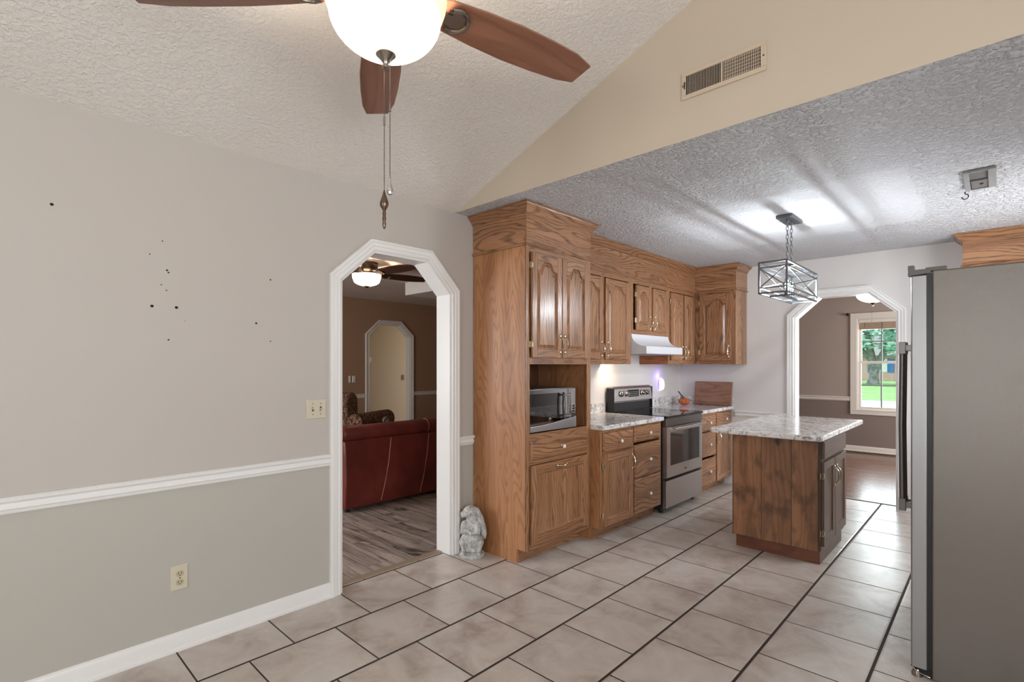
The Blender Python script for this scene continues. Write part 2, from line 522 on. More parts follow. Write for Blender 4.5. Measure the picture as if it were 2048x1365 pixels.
def sweep(bm, path, prof, to3d, sign=1.0, mi=0):
    n = len(path)
    rings = []
    for i, p in enumerate(path):
        ns = []
        for a, b in ((i - 1, i), (i, i + 1)):
            if a >= 0 and b < n:
                dx, dy = path[b][0] - path[a][0], path[b][1] - path[a][1]
                L = math.hypot(dx, dy)
                ns.append((-dy / L, dx / L))
        if len(ns) == 1:
            mx, my = ns[0]
        else:
            mx, my = ns[0][0] + ns[1][0], ns[0][1] + ns[1][1]
            k = 2.0 / (mx * mx + my * my)
            mx, my = mx * k, my * k
        rings.append([bm.verts.new(to3d(p[0] + sign * mx * d, p[1] + sign * my * d, h)) for d, h in prof])
    m = len(prof)
    for r0, r1 in zip(rings, rings[1:]):
        for j in range(m):
            bm.faces.new((r0[j], r0[(j + 1) % m], r1[(j + 1) % m], r1[j])).material_index = mi
    bm.faces.new(rings[0]).material_index = mi
    bm.faces.new(rings[-1]).material_index = mi


def lathe(bm, prof, c=(0, 0, 0), seg=24, mat=None, mi=0, cap=True):
    """prof: (r, z) list; optional Matrix"""
    rings = []
    for r, z in prof:
        ring = []
        for k in range(seg):
            a = 2 * PI * k / seg
            v = Vector((r * math.cos(a), r * math.sin(a), z))
            if mat is not None:
                v = mat @ v
            ring.append(bm.verts.new(v + Vector(c)))
        rings.append(ring)
    for r0, r1 in zip(rings, rings[1:]):
        for k in range(seg):
            bm.faces.new((r0[k], r0[(k + 1) % seg], r1[(k + 1) % seg], r1[k])).material_index = mi
    if cap:
        for r, ring in ((prof[0][0], rings[0]), (prof[-1][0], rings[-1])):
            if r > 1e-5:
                bm.faces.new(ring).material_index = mi
    return rings


def tube(bm, pts, rad, seg=8, mi=0, closed=False):
    pts = [Vector(p) for p in pts]
    n = len(pts)
    rads = rad if isinstance(rad, (list, tuple)) else [rad] * n
    ref = None
    rings = []
    for i in range(n):
        if closed:
            t = pts[(i + 1) % n] - pts[i - 1]
        else:
            t = pts[min(i + 1, n - 1)] - pts[max(i - 1, 0)]
        t.normalize()
        if ref is None:
            ref = Vector((0, 0, 1)) if abs(t.z) < 0.9 else Vector((1, 0, 0))
        u = (ref - t * ref.dot(t))
        if u.length < 1e-6:
            u = t.orthogonal()
        u.normalize()
        ref = u
        w = t.cross(u)
        rings.append([bm.verts.new(pts[i] + (u * math.cos(2 * PI * k / seg) + w * math.sin(2 * PI * k / seg)) * rads[i]) for k in range(seg)])
    pairs = list(zip(rings, rings[1:]))
    if closed:
        pairs.append((rings[-1], rings[0]))
    for r0, r1 in pairs:
        for k in range(seg):
            bm.faces.new((r0[k], r0[(k + 1) % seg], r1[(k + 1) % seg], r1[k])).material_index = mi
    if not closed:
        bm.faces.new(rings[0]).material_index = mi
        bm.faces.new(rings[-1]).material_index = mi


def bar(bm, a, b, w, h=None, mi=0):
    """square bar between two points"""
    a, b = Vector(a), Vector(b)
    h = h or w
    t = (b - a).normalized()
    ref = Vector((0, 0, 1)) if abs(t.z) < 0.9 else Vector((1, 0, 0))
    u = t.cross(ref).normalized()
    v = u.cross(t).normalized()
    R = []
    for p in (a, b):
        R.append([bm.verts.new(p + u * sx * w / 2 + v * sy * h / 2) for sx, sy in ((-1, -1), (1, -1), (1, 1), (-1, 1))])
    for k in range(4):
        bm.faces.new((R[0][k], R[0][(k + 1) % 4], R[1][(k + 1) % 4], R[1][k])).material_index = mi
    bm.faces.new(R[0]).material_index = mi
    bm.faces.new(R[1]).material_index = mi


def ball(bm, c, r, sc=(1, 1, 1), seg=16, rot=None, mi=0):
    M = Matrix.Translation(Vector(c)) @ (rot.to_4x4() if rot else Matrix.Identity(4)) @ Matrix.Diagonal((r * sc[0], r * sc[1], r * sc[2], 1))
    res = bmesh.ops.create_uvsphere(bm, u_segments=seg, v_segments=max(6, seg // 2 + 2), radius=1.0, matrix=M)
    for v in res['verts']:
        for f in v.link_faces:
            f.material_index = mi


def capsule(bm, a, b, r0, r1, seg=14):
    """tapered limb with rounded ends"""
    a, b = Vector(a), Vector(b)
    n = 6
    pts, rs = [], []
    t = (b - a).normalized()
    for k in range(n + 1):
        ang = -PI / 2 + PI / 2 * k / n
        pts.append(a + t * math.sin(ang) * r0)
        rs.append(max(math.cos(ang) * r0, 0.0005))
    for k in range(1, n + 1):
        ang = PI / 2 * k / n
        pts.append(b + t * math.sin(ang) * r1)
        rs.append(max(math.cos(ang) * r1, 0.0005))
    tube(bm, pts, rs, seg)


def part(name, bm, mats, parent=None, smooth=False, bev=0.0, seg=2, label=None, loc=None, rot=None, ang=35, kind=None):
    bmesh.ops.recalc_face_normals(bm, faces=bm.faces[:])
    me = bpy.data.meshes.new(name)
    bm.to_mesh(me)
    bm.free()
    for m in (mats if isinstance(mats, (list, tuple)) else [mats]):
        me.materials.append(m)
    if smooth:
        for p in me.polygons:
            p.use_smooth = True
        me.set_sharp_from_angle(angle=math.radians(ang))
    o = bpy.data.objects.new(name, me)
    COL.objects.link(o)
    if parent:
        o.parent = parent
    if loc:
        o.location = loc
    if rot:
        o.rotation_euler = rot
    if bev:
        md = o.modifiers.new('bevel', 'BEVEL')
        md.width = bev
        md.segments = seg
        md.limit_method = 'ANGLE'
        md.angle_limit = math.radians(40)
    if label:
        o['label'] = label
    if kind:
        o['kind'] = kind
    return o


def thing(name, label, cat, loc=(0, 0, 0), rz=0.0, group=None):
    o = bpy.data.objects.new(name, None)
    o.empty_display_size = 0.1
    COL.objects.link(o)
    o.location = loc
    o.rotation_euler = (0, 0, rz)
    o['label'] = label
    o['category'] = cat
    if group:
        o['group'] = group
    return o


def tag(o, label, cat, group=None):
    o['label'] = label
    o['category'] = cat
    if group:
        o['group'] = group
    return o


def struct(name, bm, m, parent=None, **k):
    o = part(name, bm, m, parent, **k)
    if not parent:
        o['kind'] = 'structure'
    return o


def copy_tree(o, parent=None):
    c = o.copy()
    COL.objects.link(c)
    if parent:
        c.parent = parent
    for ch in list(o.children):
        copy_tree(ch, c)
    return c


# ------------------------------------------------------------------ room shell
CE = 2.44          # eave and kitchen ceiling height
YH = 2.38          # header plane
YE = 5.97          # kitchen end wall
SL = 0.377         # vault pitch
RX = 2.3           # ridge
XR = 4.6           # right wall of breakfast room
YB = -2.6          # back wall
WT = 0.136         # left wall thickness
XF = -4.95         # living room far wall
YW = 9.40          # far room window wall


def arch_pts(a0, a1, zc, zt, c0, c1):
    return [(a0, 0), (a0, zc), (a0 + c0, zt), (a1 - c1, zt), (a1, zc), (a1, 0)]


# left wall with clipped-corner opening
DL = arch_pts(1.500, 2.344, 1.855, 2.062, 0.226, 0.205)
bm = BM()
prism(bm, [(YB, 0)] + DL + [(2.56, 0), (2.56, CE), (YB, CE)], 'X', -WT, 0)
wall_left = struct('wall_left', bm, M_wall)
bm = BM()
prism(bm, [(2.56, 0), (YE + 0.15, 0), (YE + 0.15, CE), (2.56, CE)], 'X', -WT, 0)
struct('wall_left_kitchen', bm, M_kwall)
# nail holes left in the wall
bm = BM()


def on_left(px, py):
    a = 0.75843
    t = -2.818 / (-math.sin(a) + math.cos(a) * (px - 1024) / 1024)
    return (math.cos(a) + math.sin(a) * (px - 1024) / 1024) * t, 1.35 - t * (py - 730.6) / 1024


for px, py, r in ((103.5, 409, .0065), (325, 482.5, .003), (299.5, 508.5, .003), (334, 541, .0045), (337, 545.5, .004), (322.5, 570, .003), (333, 581, .003), (304, 612.5, .007), (353, 615.5, .007), (541, 560, .0045), (512.5, 647, .0055), (337, 680, .004), (541, 683, .0035), (370, 643, .0018)):
    yy, zz = on_left(px, py)
    ball(bm, (0.0, yy, zz), r, (0.35, 1, 0.9), 10)
part('nail_hole', bm, M_black, wall_left, label='small black nail holes')

# end wall of the kitchen
DE = arch_pts(1.262, 2.140, 1.850, 2.055, 0.225, 0.225)
bm = BM()
prism(bm, [(-WT, 0)] + DE + [(3.55, 0), (3.55, CE), (-WT, CE)], 'Y', YE, YE + 0.13)
struct('wall_end', bm, M_kwall)
# header gable
bm = BM()
prism(bm, [(-0.0, CE + 0.0005), (XR, CE + 0.0005), (XR, CE + 0.001), (RX, CE + SL * RX), (0, CE + 0.001)], 'Y', YH, YH + 0.12)
struct('wall_header', bm, M_head)
bm = BM()
box(bm, 3.45, XR, YH + 0.001, YH + 0.12, 0, CE - 0.001)
struct('wall_header_side', bm, M_head)
# vaulted ceiling
bm = BM()
prism(bm, [(0, CE), (RX, CE + SL * RX), (XR, CE), (XR + 0.1, CE), (XR + 0.1, CE + 0.12), (RX, CE + SL * RX + 0.12), (-WT, CE + 0.12), (-WT, CE)], 'Y', YB, YH)
struct('ceiling', bm, M_vault)
bm = BM()
box(bm, -WT, 3.55, YH + 0.001, YE + 0.13, CE, CE + 0.12)
struct('ceiling_kitchen', bm, M_kceil)
# right kitchen wall, breakfast right and back walls with windows, both right ones added for light


def holed(axis, pos, thick, a0, a1, z1, h0, h1, hz0, hz1, name, m, top=None):
    bm = BM()
    lo, hi = pos
    for (p, q, r, s) in ((a0, h0, 0, z1), (h1, a1, 0, z1), (h0, h1, 0, hz0), (h0, h1, hz1, z1)):
        if axis == 'Y':
            box(bm, p, q, lo, hi, r, s)
        else:
            box(bm, lo, hi, p, q, r, s)
    if top:
        prism(bm, top, axis, lo, hi)
    bmesh.ops.remove_doubles(bm, verts=bm.verts[:], dist=1e-5)
    return struct(name, bm, m)


holed('Y', (YB - 0.12, YB), 0.12, -WT, XR + 0.12, CE, 2.35, 2.95, 0.72, 2.15, 'wall_back', M_wall, [(0, CE), (XR, CE), (RX, CE + SL * RX)])
holed('X', (XR, XR + 0.12), 0.12, YB, YH + 0.12, CE, -1.5, 0.9, 0.76, 2.14, 'wall_right', M_wall)


def simple_window(name, axis, c, a0, a1, z0, z1, inner):
    """window on a wall: casing, sash bars; axis = wall normal axis, c = inner wall plane, inner = direction into room"""
    bm = BM()
    w = 0.07

    def bx(p, q, r, s, d0, d1):
        lo, hi = sorted((c + inner * d0, c + inner * d1))
        if axis == 'Y':
            box(bm, p, q, lo, hi, r, s)
        else:
            box(bm, lo, hi, p, q, r, s)
    for p, q, r, s in ((a0 - w, a0, z0 - w, z1 + w), (a1, a1 + w, z0 - w, z1 + w), (a0, a1, z1, z1 + w), (a0, a1, z0 - w, z0)):
        bx(p, q, r, s, 0.0, 0.018)
    m = (a0 + a1) / 2
    zm = (z0 + z1) / 2
    for p, q, r, s in ((a0, a0 + .04, z0, z1), (a1 - .04, a1, z0, z1), (m - .025, m + .025, z0, z1), (a0, a1, z0, z0 + .04), (a0, a1, z1 - .04, z1), (a0, a1, zm - .02, zm + .02)):
        bx(p, q, r, s, -0.03, -0.06)
    return struct(name, bm, M_trim)


holed('X', (3.45, 3.57), 0.12, YH + 0.12, YE, CE, 4.05, 5.25, 1.08, 2.05, 'wall_right_kitchen', M_kwall)
simple_window('added_window_4', 'X', 3.45, 4.05, 5.25, 1.08, 2.05, -1)  # added window, out of view, made for the kitchen fill
simple_window('window_1', 'Y', YB, 2.35, 2.95, 0.72, 2.15, 1)
simple_window('added_window_2', 'X', XR, -1.5, 0.9, 0.76, 2.14, -1)  # added window, out of view, made for the breakfast side fill

# floors
bm = BM()
box(bm, -0.115, XR, YB, YE + 0.125, -0.1, 0)
struct('floor', bm, M_tile)
bm = BM()
box(bm, XF - 1.6, -0.115, YB, 8.4, -0.1, 0.0)
struct('floor_living', bm, M_plank)
bm = BM()
box(bm, -1.6, XR, YE + 0.125, YW, -0.1, 0.0)
struct('floor_far_room', bm, M_brown)
bm = BM()
box(bm, -0.135, -0.085, 1.502, 2.342, 0.0, 0.006)
struct('trim_1', bm, M_thr)
bm = BM()
box(bm, 1.264, 2.138, YE + 0.105, YE + 0.145, 0.0, 0.006)
struct('trim_2', bm, plain('dark_threshold', (58, 44, 38), 0.4))

# living room shell
bm = BM()
DF = arch_pts(4.655, 5.500, 1.855, 2.062, 0.226, 0.226)
prism(bm, [(-1.0, 0)] + DF + [(6.75, 0), (6.75, 2.47), (-1.0, 2.47)], 'X', XF - 0.12, XF)
struct('wall_living_far', bm, M_living)
holed('Y', (-1.12, -1.0), 0.12, XF - 0.12, -WT, 2.47, -3.5, -1.7, 0.75, 2.05, 'wall_living_back', M_living)  # window opening added out of view for the living room fill
bm = BM()
box(bm, XF - 0.12, -WT - 0.001, 6.6, 6.72, 0, 2.47)
struct('wall_living_end', bm, M_living)
bm = BM()
box(bm, XF - 0.12, -WT, -1.12, 6.72, 2.47, 2.57)
struct('ceiling_living', bm, M_lceil)
bm = BM()
box(bm, -3.03, -WT - 0.002, 4.06, 6.6, 2.30, 2.47)
struct('ceiling_soffit', bm, plain('soffit_paint', (214, 208, 200), 0.6))
# living-room side of the shared wall
bm = BM()
prism(bm, [(-1.0, 0)] + DL + [(6.6, 0), (6.6, 2.47), (-1.0, 2.47)], 'X', -WT - 0.012, -WT)
struct('wall_living_near', bm, M_living)
# hall beyond
bm = BM()
box(bm, -6.32, -6.2, 3.4, 8.4, 0, 2.47)
wall_hall = struct('wall_hall', bm, M_hall)
bm = BM()
box(bm, -6.2, XF - 0.12, 3.4, 3.5, 0, 2.47)
struct('wall_hall_side', bm, M_hall)
bm = BM()
box(bm, -6.32, XF, 3.4, 8.4, 2.47, 2.57)
struct('ceiling_hall', bm, M_hall)

# far room shell
holed('Y', (YW, YW + 0.14), 0.14, -1.6, XR, CE, 1.250, 2.105, 0.660, 2.060, 'wall_window', M_far)
bm = BM()
box(bm, -1.72, -1.6, YE + 0.13, YW, 0, CE)
struct('wall_far_left', bm, M_far)
holed('X', (XR, XR + 0.12), 0.12, YE + 0.13, YW, CE, 6.9, 8.7, 0.66, 2.06, 'wall_far_right', M_far)
simple_window('added_window_5', 'X', XR, 6.9, 8.7, 0.66, 2.06, -1)  # added window, out of view, made for the far room fill
bm = BM()
box(bm, -1.72, XR + 0.12, YE + 0.131, YW + 0.14, CE, CE + 0.1)
struct('ceiling_far_room', bm, M_lceil)
bm = BM()
prism(bm, [(-1.6, 0)] + DE + [(XR, 0), (XR, CE), (-1.6, CE)], 'Y', YE + 0.13, YE + 0.142)
struct('wall_far_near', bm, M_far)

# ------------------------------------------------------------------ casings, rails, baseboards
CAS = [(0.0, 0.0), (0.0, 0.010), (0.008, 0.016), (0.020, 0.013), (0.026, 0.013), (0.030, 0.018), (0.044, 0.020), (0.050, 0.020), (0.054, 0.024), (0.066, 0.022), (0.070, 0.016), (0.070, 0.0)]


def casing(name, pts, m3, m=None, jamb=None):
    bm = BM()
    sweep(bm, pts, CAS, m3)
    if jamb:
        jp = [(-0.012, 0.0), (0.0, 0.0), (0.0, jamb), (-0.012, jamb)]
        sweep(bm, pts, jp, m3)
    return struct(name, bm, m or M_trim, smooth=True, ang=25)


def inner(pts, d=0.006):
    return pts


casing('door_1', DL, lambda a, b, h: (h, a, b), jamb=-WT - 0.012)
casing('trim_3', DL, lambda a, b, h: (-WT - 0.012 - h, a, b), M_trimf)
casing('door_2', DE, lambda a, b, h: (a, YE - h, b), jamb=-0.142)
casing('door_3', DF, lambda a, b, h: (XF + h, a, b), M_trimf, jamb=-0.12)

RAIL = [(0.767, 0.0), (0.767, 0.010), (0.775, 0.014), (0.782, 0.016), (0.786, 0.022), (0.798, 0.014), (0.808, 0.014), (0.818, 0.026), (0.828, 0.028), (0.834, 0.020), (0.834, 0.0)]
BASE = [(0.0, 0.0), (0.0, 0.022), (0.012, 0.022), (0.020, 0.012), (0.066, 0.012), (0.078, 0.008), (0.085, 0.0)]


def run(name, prof, m3, a0, a1, m=None, dz=0.0):
    bm = BM()
    A = [bm.verts.new(m3(a0, h, z + dz)) for z, h in prof]
    B = [bm.verts.new(m3(a1, h, z + dz)) for z, h in prof]
    n = len(prof)
    for i in range(n):
        bm.faces.new((A[i], A[(i + 1) % n], B[(i + 1) % n], B[i]))
    bm.faces.new(A)
    bm.faces.new(B)
    return struct(name, bm, m or M_trim, smooth=True, ang=25)


LW = lambda a, h, z: (h, a, z)
EW = lambda a, h, z: (a, YE - h, z)
FW = lambda a, h, z: (XF + h, a, z)
WW = lambda a, h, z: (a, YW - h, z)
run('trim_4', RAIL, LW, YB, 1.430)
run('trim_5', RAIL, LW, 2.414, 2.548)
run('baseboard_left', BASE, LW, YB, 1.430)
run('baseboard_left_short', BASE, LW, 2.414, 2.548)
run('trim_6', RAIL, EW, 0.66, 1.192)
run('baseboard_end', BASE, EW, 0.66, 1.192)
run('trim_7', RAIL, FW, -1.0, 4.585, M_trimf, 0.028)
run('trim_8', RAIL, FW, 5.570, 6.6, M_trimf, 0.028)
run('baseboard_living', BASE, FW, -1.0, 4.585, M_trimf)
run('baseboard_living_end', BASE, FW, 5.570, 6.6, M_trimf)
run('trim_9', RAIL, WW, -1.6, 1.160, M_trimf, 0.025)
run('trim_10', RAIL, WW, 2.195, XR, M_trimf, 0.025)
run('baseboard_window', BASE, WW, -1.6, XR, M_trimf, 0.02)


# ------------------------------------------------------------------ cabinet pieces (local frame: x width, front faces -y, z up)
def bump_shape(q):
    e = 0.11
    if q < e or q > 1 - e:
        return 0.0
    t = (q - e) / (1 - 2 * e)
    u = min(t, 1 - t) / 0.5
    u = min(u / 0.62, 1.0)
    return 0.92 * (u * u * (3 - 2 * u)) + 0.08 * math.sin(PI * t)


def door(parent, x0, x1, z0, z1, mv, mh, arch=0.0, raised=True, st=0.052, rt=0.055, rb=0.058, hinge=None, name='door', y0=0.0):
    w, h, t = x1 - x0, z1 - z0, 0.019
    bm = BM()
    box(bm, 0, st, -t, 0, 0, h, 0)
    box(bm, w - st, w, -t, 0, 0, h, 0)
    box(bm, st, w - st, -t, 0, 0, rb, 1)
    N = 28 if arch else 2

    def top(q, off):
        return h - rt - arch * (1 - bump_shape(q)) - off

    def loop(off, y):
        xa, xb = st + off, w - st - off
        pts = [(xa, rb + off), (xb, rb + off)]
        for k in range(N + 1):
            q = 1 - k / N
            pts.append((xa + (xb - xa) * q, top(q, off)))
        return [(a, y, b) for a, b in pts]
    curve = [(st + (w - 2 * st) * k / N, top(k / N, 0)) for k in range(N + 1)]
    prism(bm, curve + [(w - st, h), (st, h)], 'Y', -t, 0, 1)
    if raised:
        loops = [loop(0.0, -t + 0.001), loop(0.003, -t + 0.012), loop(0.009, -t + 0.014), loop(0.032, -t + 0.002)]
    else:
        loops = [loop(0.0, -t + 0.002), loop(0.005, -t + 0.009)]
    rv = [[bm.verts.new(p) for p in lp] for lp in loops]
    n = len(rv[0])
    for r0, r1 in zip(rv, rv[1:]):
        for k in range(n):
            bm.faces.new((r0[k], r0[(k + 1) % n], r1[(k + 1) % n], r1[k]))
    bm.faces.new(rv[-1])
    o = part(name, bm, [mv, mh], parent, loc=(x0, y0, z0), bev=0.0025, seg=2)
    if hinge:
        for zc in (0.09, h - 0.09):
            hb = BM()
            hx = -0.004 if hinge == 'L' else w + 0.004
            sgn = -1 if hinge == 'L' else 1
            tube(hb, [(hx, -t * 0.6, zc - 0.022), (hx, -t * 0.6, zc + 0.022)], 0.0045, 8)
            box(hb, min(hx, hx + sgn * 0.014), max(hx, hx + sgn * 0.014), -0.004, 0.0, zc - 0.02, zc + 0.02)
            box(hb, min(hx, hx - sgn * 0.010), max(hx, hx - sgn * 0.010), -t - 0.002, -t, zc - 0.016, zc + 0.016)
            part('hinge', hb, M_brass, o, smooth=True, label='small brass hinge')
    return o


def pull(parent, x, z, vertical=True, L=0.115, m=None, y=-0.019):
    bm = BM()
    pts, rs = [], []
    for k in range(17):
        s = k / 16 * 2 - 1
        out = 0.030 * (1 - abs(s) ** 2.6) + 0.002
        a = s * L / 2
        pts.append((0, -out, a) if vertical else (a, -out, 0))
        rs.append(0.0032 + 0.0042 * math.exp(-(s / 0.32) ** 2) + 0.002 * math.exp(-((abs(s) - 0.62) / 0.10) ** 2))
    tube(bm, pts, rs, 8)
    for s in (-1, 1):
        a = s * L / 2
        p = (0, -0.004, a) if vertical else (a, -0.004, 0)
        ball(bm, p, 0.0095, (0.8, 0.7, 1.5) if vertical else (1.5, 0.7, 0.8), 10)
    return part('handle', bm, m or M_brass, parent, smooth=True, loc=(x, y, z), label='pale brass bow handle')


def knob(parent, x, z, y=-0.020):
    bm = BM()
    R = Matrix.Rotation(PI / 2, 4, 'X')
    lathe(bm, [(0.010, 0), (0.010, 0.003), (0.005, 0.005), (0.005, 0.018)], mat=R, seg=12, mi=1)
    lathe(bm, [(0.005, 0.016), (0.012, 0.019), (0.0145, 0.025), (0.012, 0.031), (0.004, 0.034), (0.0, 0.0342)], mat=R, seg=14, mi=0)
    return part('knob', bm, [M_cer, M_brass], parent, smooth=True, loc=(x, y, z), label='round white ceramic knob')


def drawer(parent, x0, x1, z0, z1, m, kn=True, name='drawer'):
    w, h, t = x1 - x0, z1 - z0, 0.020
    bm = BM()
    c = 0.010
    loops = [[(0, 0), (w, 0), (w, h), (0, h)]] * 2 + [[(c, c), (w - c, c), (w - c, h - c), (c, h - c)]]
    ys = [0, -t + 0.008, -t]
    rv = [[bm.verts.new((a, y, b)) for a, b in lp] for lp, y in zip(loops, ys)]
    for r0, r1 in zip(rv, rv[1:]):
        for k in range(4):
            bm.faces.new((r0[k], r0[(k + 1) % 4], r1[(k + 1) % 4], r1[k]))
    bm.faces.new(rv[0])
    bm.faces.new(rv[-1])
    o = part(name, bm, m, parent, loc=(x0, 0, z0), bev=0.0015)
    if kn:
        knob(o, w / 2, h / 2, -t)
    return o


def crown_sweep(bm, path, z, sign, mi=0, s=1.0):
    prof = [(-0.002, z - 0.062), (0.006, z - 0.062), (0.010, z - 0.056), (0.014, z - 0.050), (0.022, z - 0.038), (0.036, z - 0.026), (0.046, z - 0.016), (0.048, z - 0.010), (0.054, z - 0.008), (0.054, z), (-0.002, z)]
    sweep(bm, path, prof, lambda a, b, h: (a, b, h), sign, mi)


def bead_sweep(bm, path, z, sign, mi=0):
    prof = [(-0.002, z - 0.013), (0.006, z - 0.013), (0.012, z - 0.008), (0.012, z - 0.002), (0.005, z + 0.006), (-0.002, z + 0.006)]
    sweep(bm, path, prof, lambda a, b, h: (a, b, h), sign, mi)


R90 = PI / 2

# ---- tall pantry cabinet (faces +x). local x = world y - 2.55, local y = 0.528 - world x
TW, TD = 0.745, 0.522
pan = thing('pantry_cabinet', 'tall oak pantry cabinet with microwave niche, crown reaching the ceiling', 'cabinet', (0.528, 2.552, 0), R90)
bm = BM()
box(bm, 0, 0.018, 0.085, TD, 0, 0.095)
box(bm, 0, 0.018, 0.0, TD, 0.095, 2.16)
part('side_panel', bm, oak_side, pan, bev=0.001)
bm = BM()
box(bm, TW - 0.018, TW, 0.085, TD, 0, 0.095)
box(bm, TW - 0.018, TW, 0.0, TD, 0.095, 2.16)
part('side_panel', bm, oak_side, pan)
bm = BM()
box(bm, 0.018, TW - 0.018, 0.085, 0.10, 0.0, 0.095)
part('toe_kick', bm, oak_h, pan)
bm = BM()      # back, shelves
box(bm, 0.018, TW - 0.018, TD - 0.012, TD, 0.095, 2.16)
box(bm, 0.018, TW - 0.018, 0.006, TD - 0.012, 0.858, 0.876)
box(bm, 0.018, TW - 0.018, 0.006, TD - 0.012, 1.365, 1.383)
box(bm, 0.018, TW - 0.018, 0.006, TD - 0.012, 0.095, 0.113)
part('shelf', bm, oak_dark, pan)
bm = BM()
SX = 0.034
box(bm, 0.0, SX, -0.004, 0.006, 0.095, 2.16, 0)
box(bm, TW - 0.05, TW, -0.004, 0.006, 0.095, 2.16, 0)
for z0, z1 in ((0.095, 0.135), (0.670, 0.700), (0.836, 0.882), (1.355, 1.405), (2.112, 2.16)):
    box(bm, SX, TW - 0.05, -0.0035, 0.006, z0, z1, 1)
part('face_frame', bm, [oak_v, oak_h], pan, bev=0.001)
d = door(pan, 0.036, 0.686, 0.132, 0.668, oak_v, oak_h, 0, False, st=0.06, rt=0.062, rb=0.07, y0=-0.004)
pull(d, 0.325, 0.505, False, 0.11)
d = drawer(pan, 0.034, 0.690, 0.702, 0.838, oak_h)
d = door(pan, 0.040, 0.365, 1.400, 2.115, oak_v, oak_h, 0.062, True, hinge='L', y0=-0.004)
pull(d, 0.302, 0.10, True)
d = door(pan, 0.372, 0.694, 1.400, 2.115, oak_v, oak_h, 0.062, True, y0=-0.004)
pull(d, 0.022, 0.10, True)
bm = BM()
box(bm, -0.001, TW + 0.001, -0.006, TD, 2.160, 2.39)
part('frieze', bm, oak_h, pan, bev=0.001)
bm = BM()
cp = [(-0.001, TD), (-0.001, -0.006), (TW + 0.001, -0.006), (TW + 0.001, 0.133)]
crown_sweep(bm, cp, CE - 0.003, -1)
bead_sweep(bm, cp, 2.166, -1)
# local path runs back->front on left side: outward is -x, i.e. left of travel (0,-1) is +x, so sign -1
part('crown_molding', bm, oak_h, pan, smooth=True, ang=30)

# ---- base cabinet left of the range (faces +x)
BX = 0.612
bl = thing('base_cabinet', 'oak base cabinet between pantry and range with a door and four drawers', 'cabinet', (BX, 3.305, 0), R90)


def base_box(root, w, depth, h, toe, left_end=True, right_end=True, body=oak_side):
    bm = BM()
    t = 0.016
    for a, b in ((0, t), (w - t, w)):
        box(bm, a, b, toe, depth, 0, 0.090)
        box(bm, a, b, 0.006, depth, 0.090, h)
    box(bm, t, w - t, 0.012, depth, 0.090, 0.106)
    box(bm, t, w - t, depth - 0.01, depth, 0.106, h)
    part('carcass', bm, body, root)
    bm = BM()
    box(bm, t, w - t, toe, toe + 0.014, 0, 0.090)
    part('toe_kick', bm, oak_h, root)


BWID = 0.975
base_box(bl, BWID, 0.600, 0.848, 0.078)
bm = BM()
for a, b in ((0, 0.034), (0.462, 0.494), (BWID - 0.035, BWID)):
    box(bm, a, b, -0.002, 0.006, 0.090, 0.848, 0)
for z0, z1 in ((0.090, 0.112), (0.655, 0.680), (0.822, 0.848)):
    box(bm, 0.034, BWID - 0.035, -0.0015, 0.006, z0, z1, 1)
box(bm, 0.494, BWID - 0.035, -0.0015, 0.006, 0.378, 0.402, 1)
part('face_frame', bm, [oak_v, oak_h], bl, bev=0.001)
drawer(bl, 0.030, 0.468, 0.672, 0.822, oak_h)
d = door(bl, 0.030, 0.468, 0.100, 0.660, oak_v, oak_h, 0, False, hinge='L')
pull(d, 0.415, 0.455, True)
drawer(bl, 0.490, 0.940, 0.700, 0.836, oak_h)
drawer(bl, 0.498, 0.940, 0.402, 0.680, oak_h)
drawer(bl, 0.498, 0.940, 0.100, 0.390, oak_h)

# ---- base cabinet right of the range
br = thing('base_cabinet', 'oak base cabinet between range and end wall beside the island', 'cabinet', (BX, 5.085, 0), R90)
BW2 = YE - 0.004 - 5.085
base_box(br, BW2, 0.600, 0.848, 0.078)
bm = BM()
for a, b in ((0, 0.034), (0.395, 0.445), (BW2 - 0.05, BW2)):
    box(bm, a, b, -0.002, 0.006, 0.090, 0.848, 0)
for z0, z1 in ((0.090, 0.112), (0.655, 0.690), (0.815, 0.848)):
    box(bm, 0.034, BW2 - 0.05, -0.0015, 0.006, z0, z1, 1)
part('face_frame', bm, [oak_v, oak_h], br, bev=0.001)
drawer(br, 0.020, 0.405, 0.668, 0.826, oak_h)
drawer(br, 0.020, 0.405, 0.392, 0.648, oak_h)
drawer(br, 0.020, 0.405, 0.105, 0.372, oak_h)
drawer(br, 0.435, BW2 - 0.03, 0.688, 0.826, oak_h)
d = door(br, 0.435, BW2 - 0.03, 0.105, 0.665, oak_v, oak_h, 0, False)
pull(d, 0.025, 0.47, True)


# ---- granite worktops (world coordinates relative to root)
def slab(bm, pts, z0, z1, r=0.0):
    prism(bm, pts, 'Z', z0, z1)


def round_corner(pts, idx, r, n=6):
    out = []
    L = len(pts)
    for i, p in enumerate(pts):
        if i not in idx:
            out.append(p)
            continue
        p = Vector(p)
        a = (Vector(pts[i - 1]) - p).normalized()
        b = (Vector(pts[(i + 1) % L]) - p).normalized()
        for k in range(n + 1):
            t = k / n
            s = p + a * r * (1 - t) ** 2 + b * r * t ** 2
            out.append((s.x, s.y))
    return out


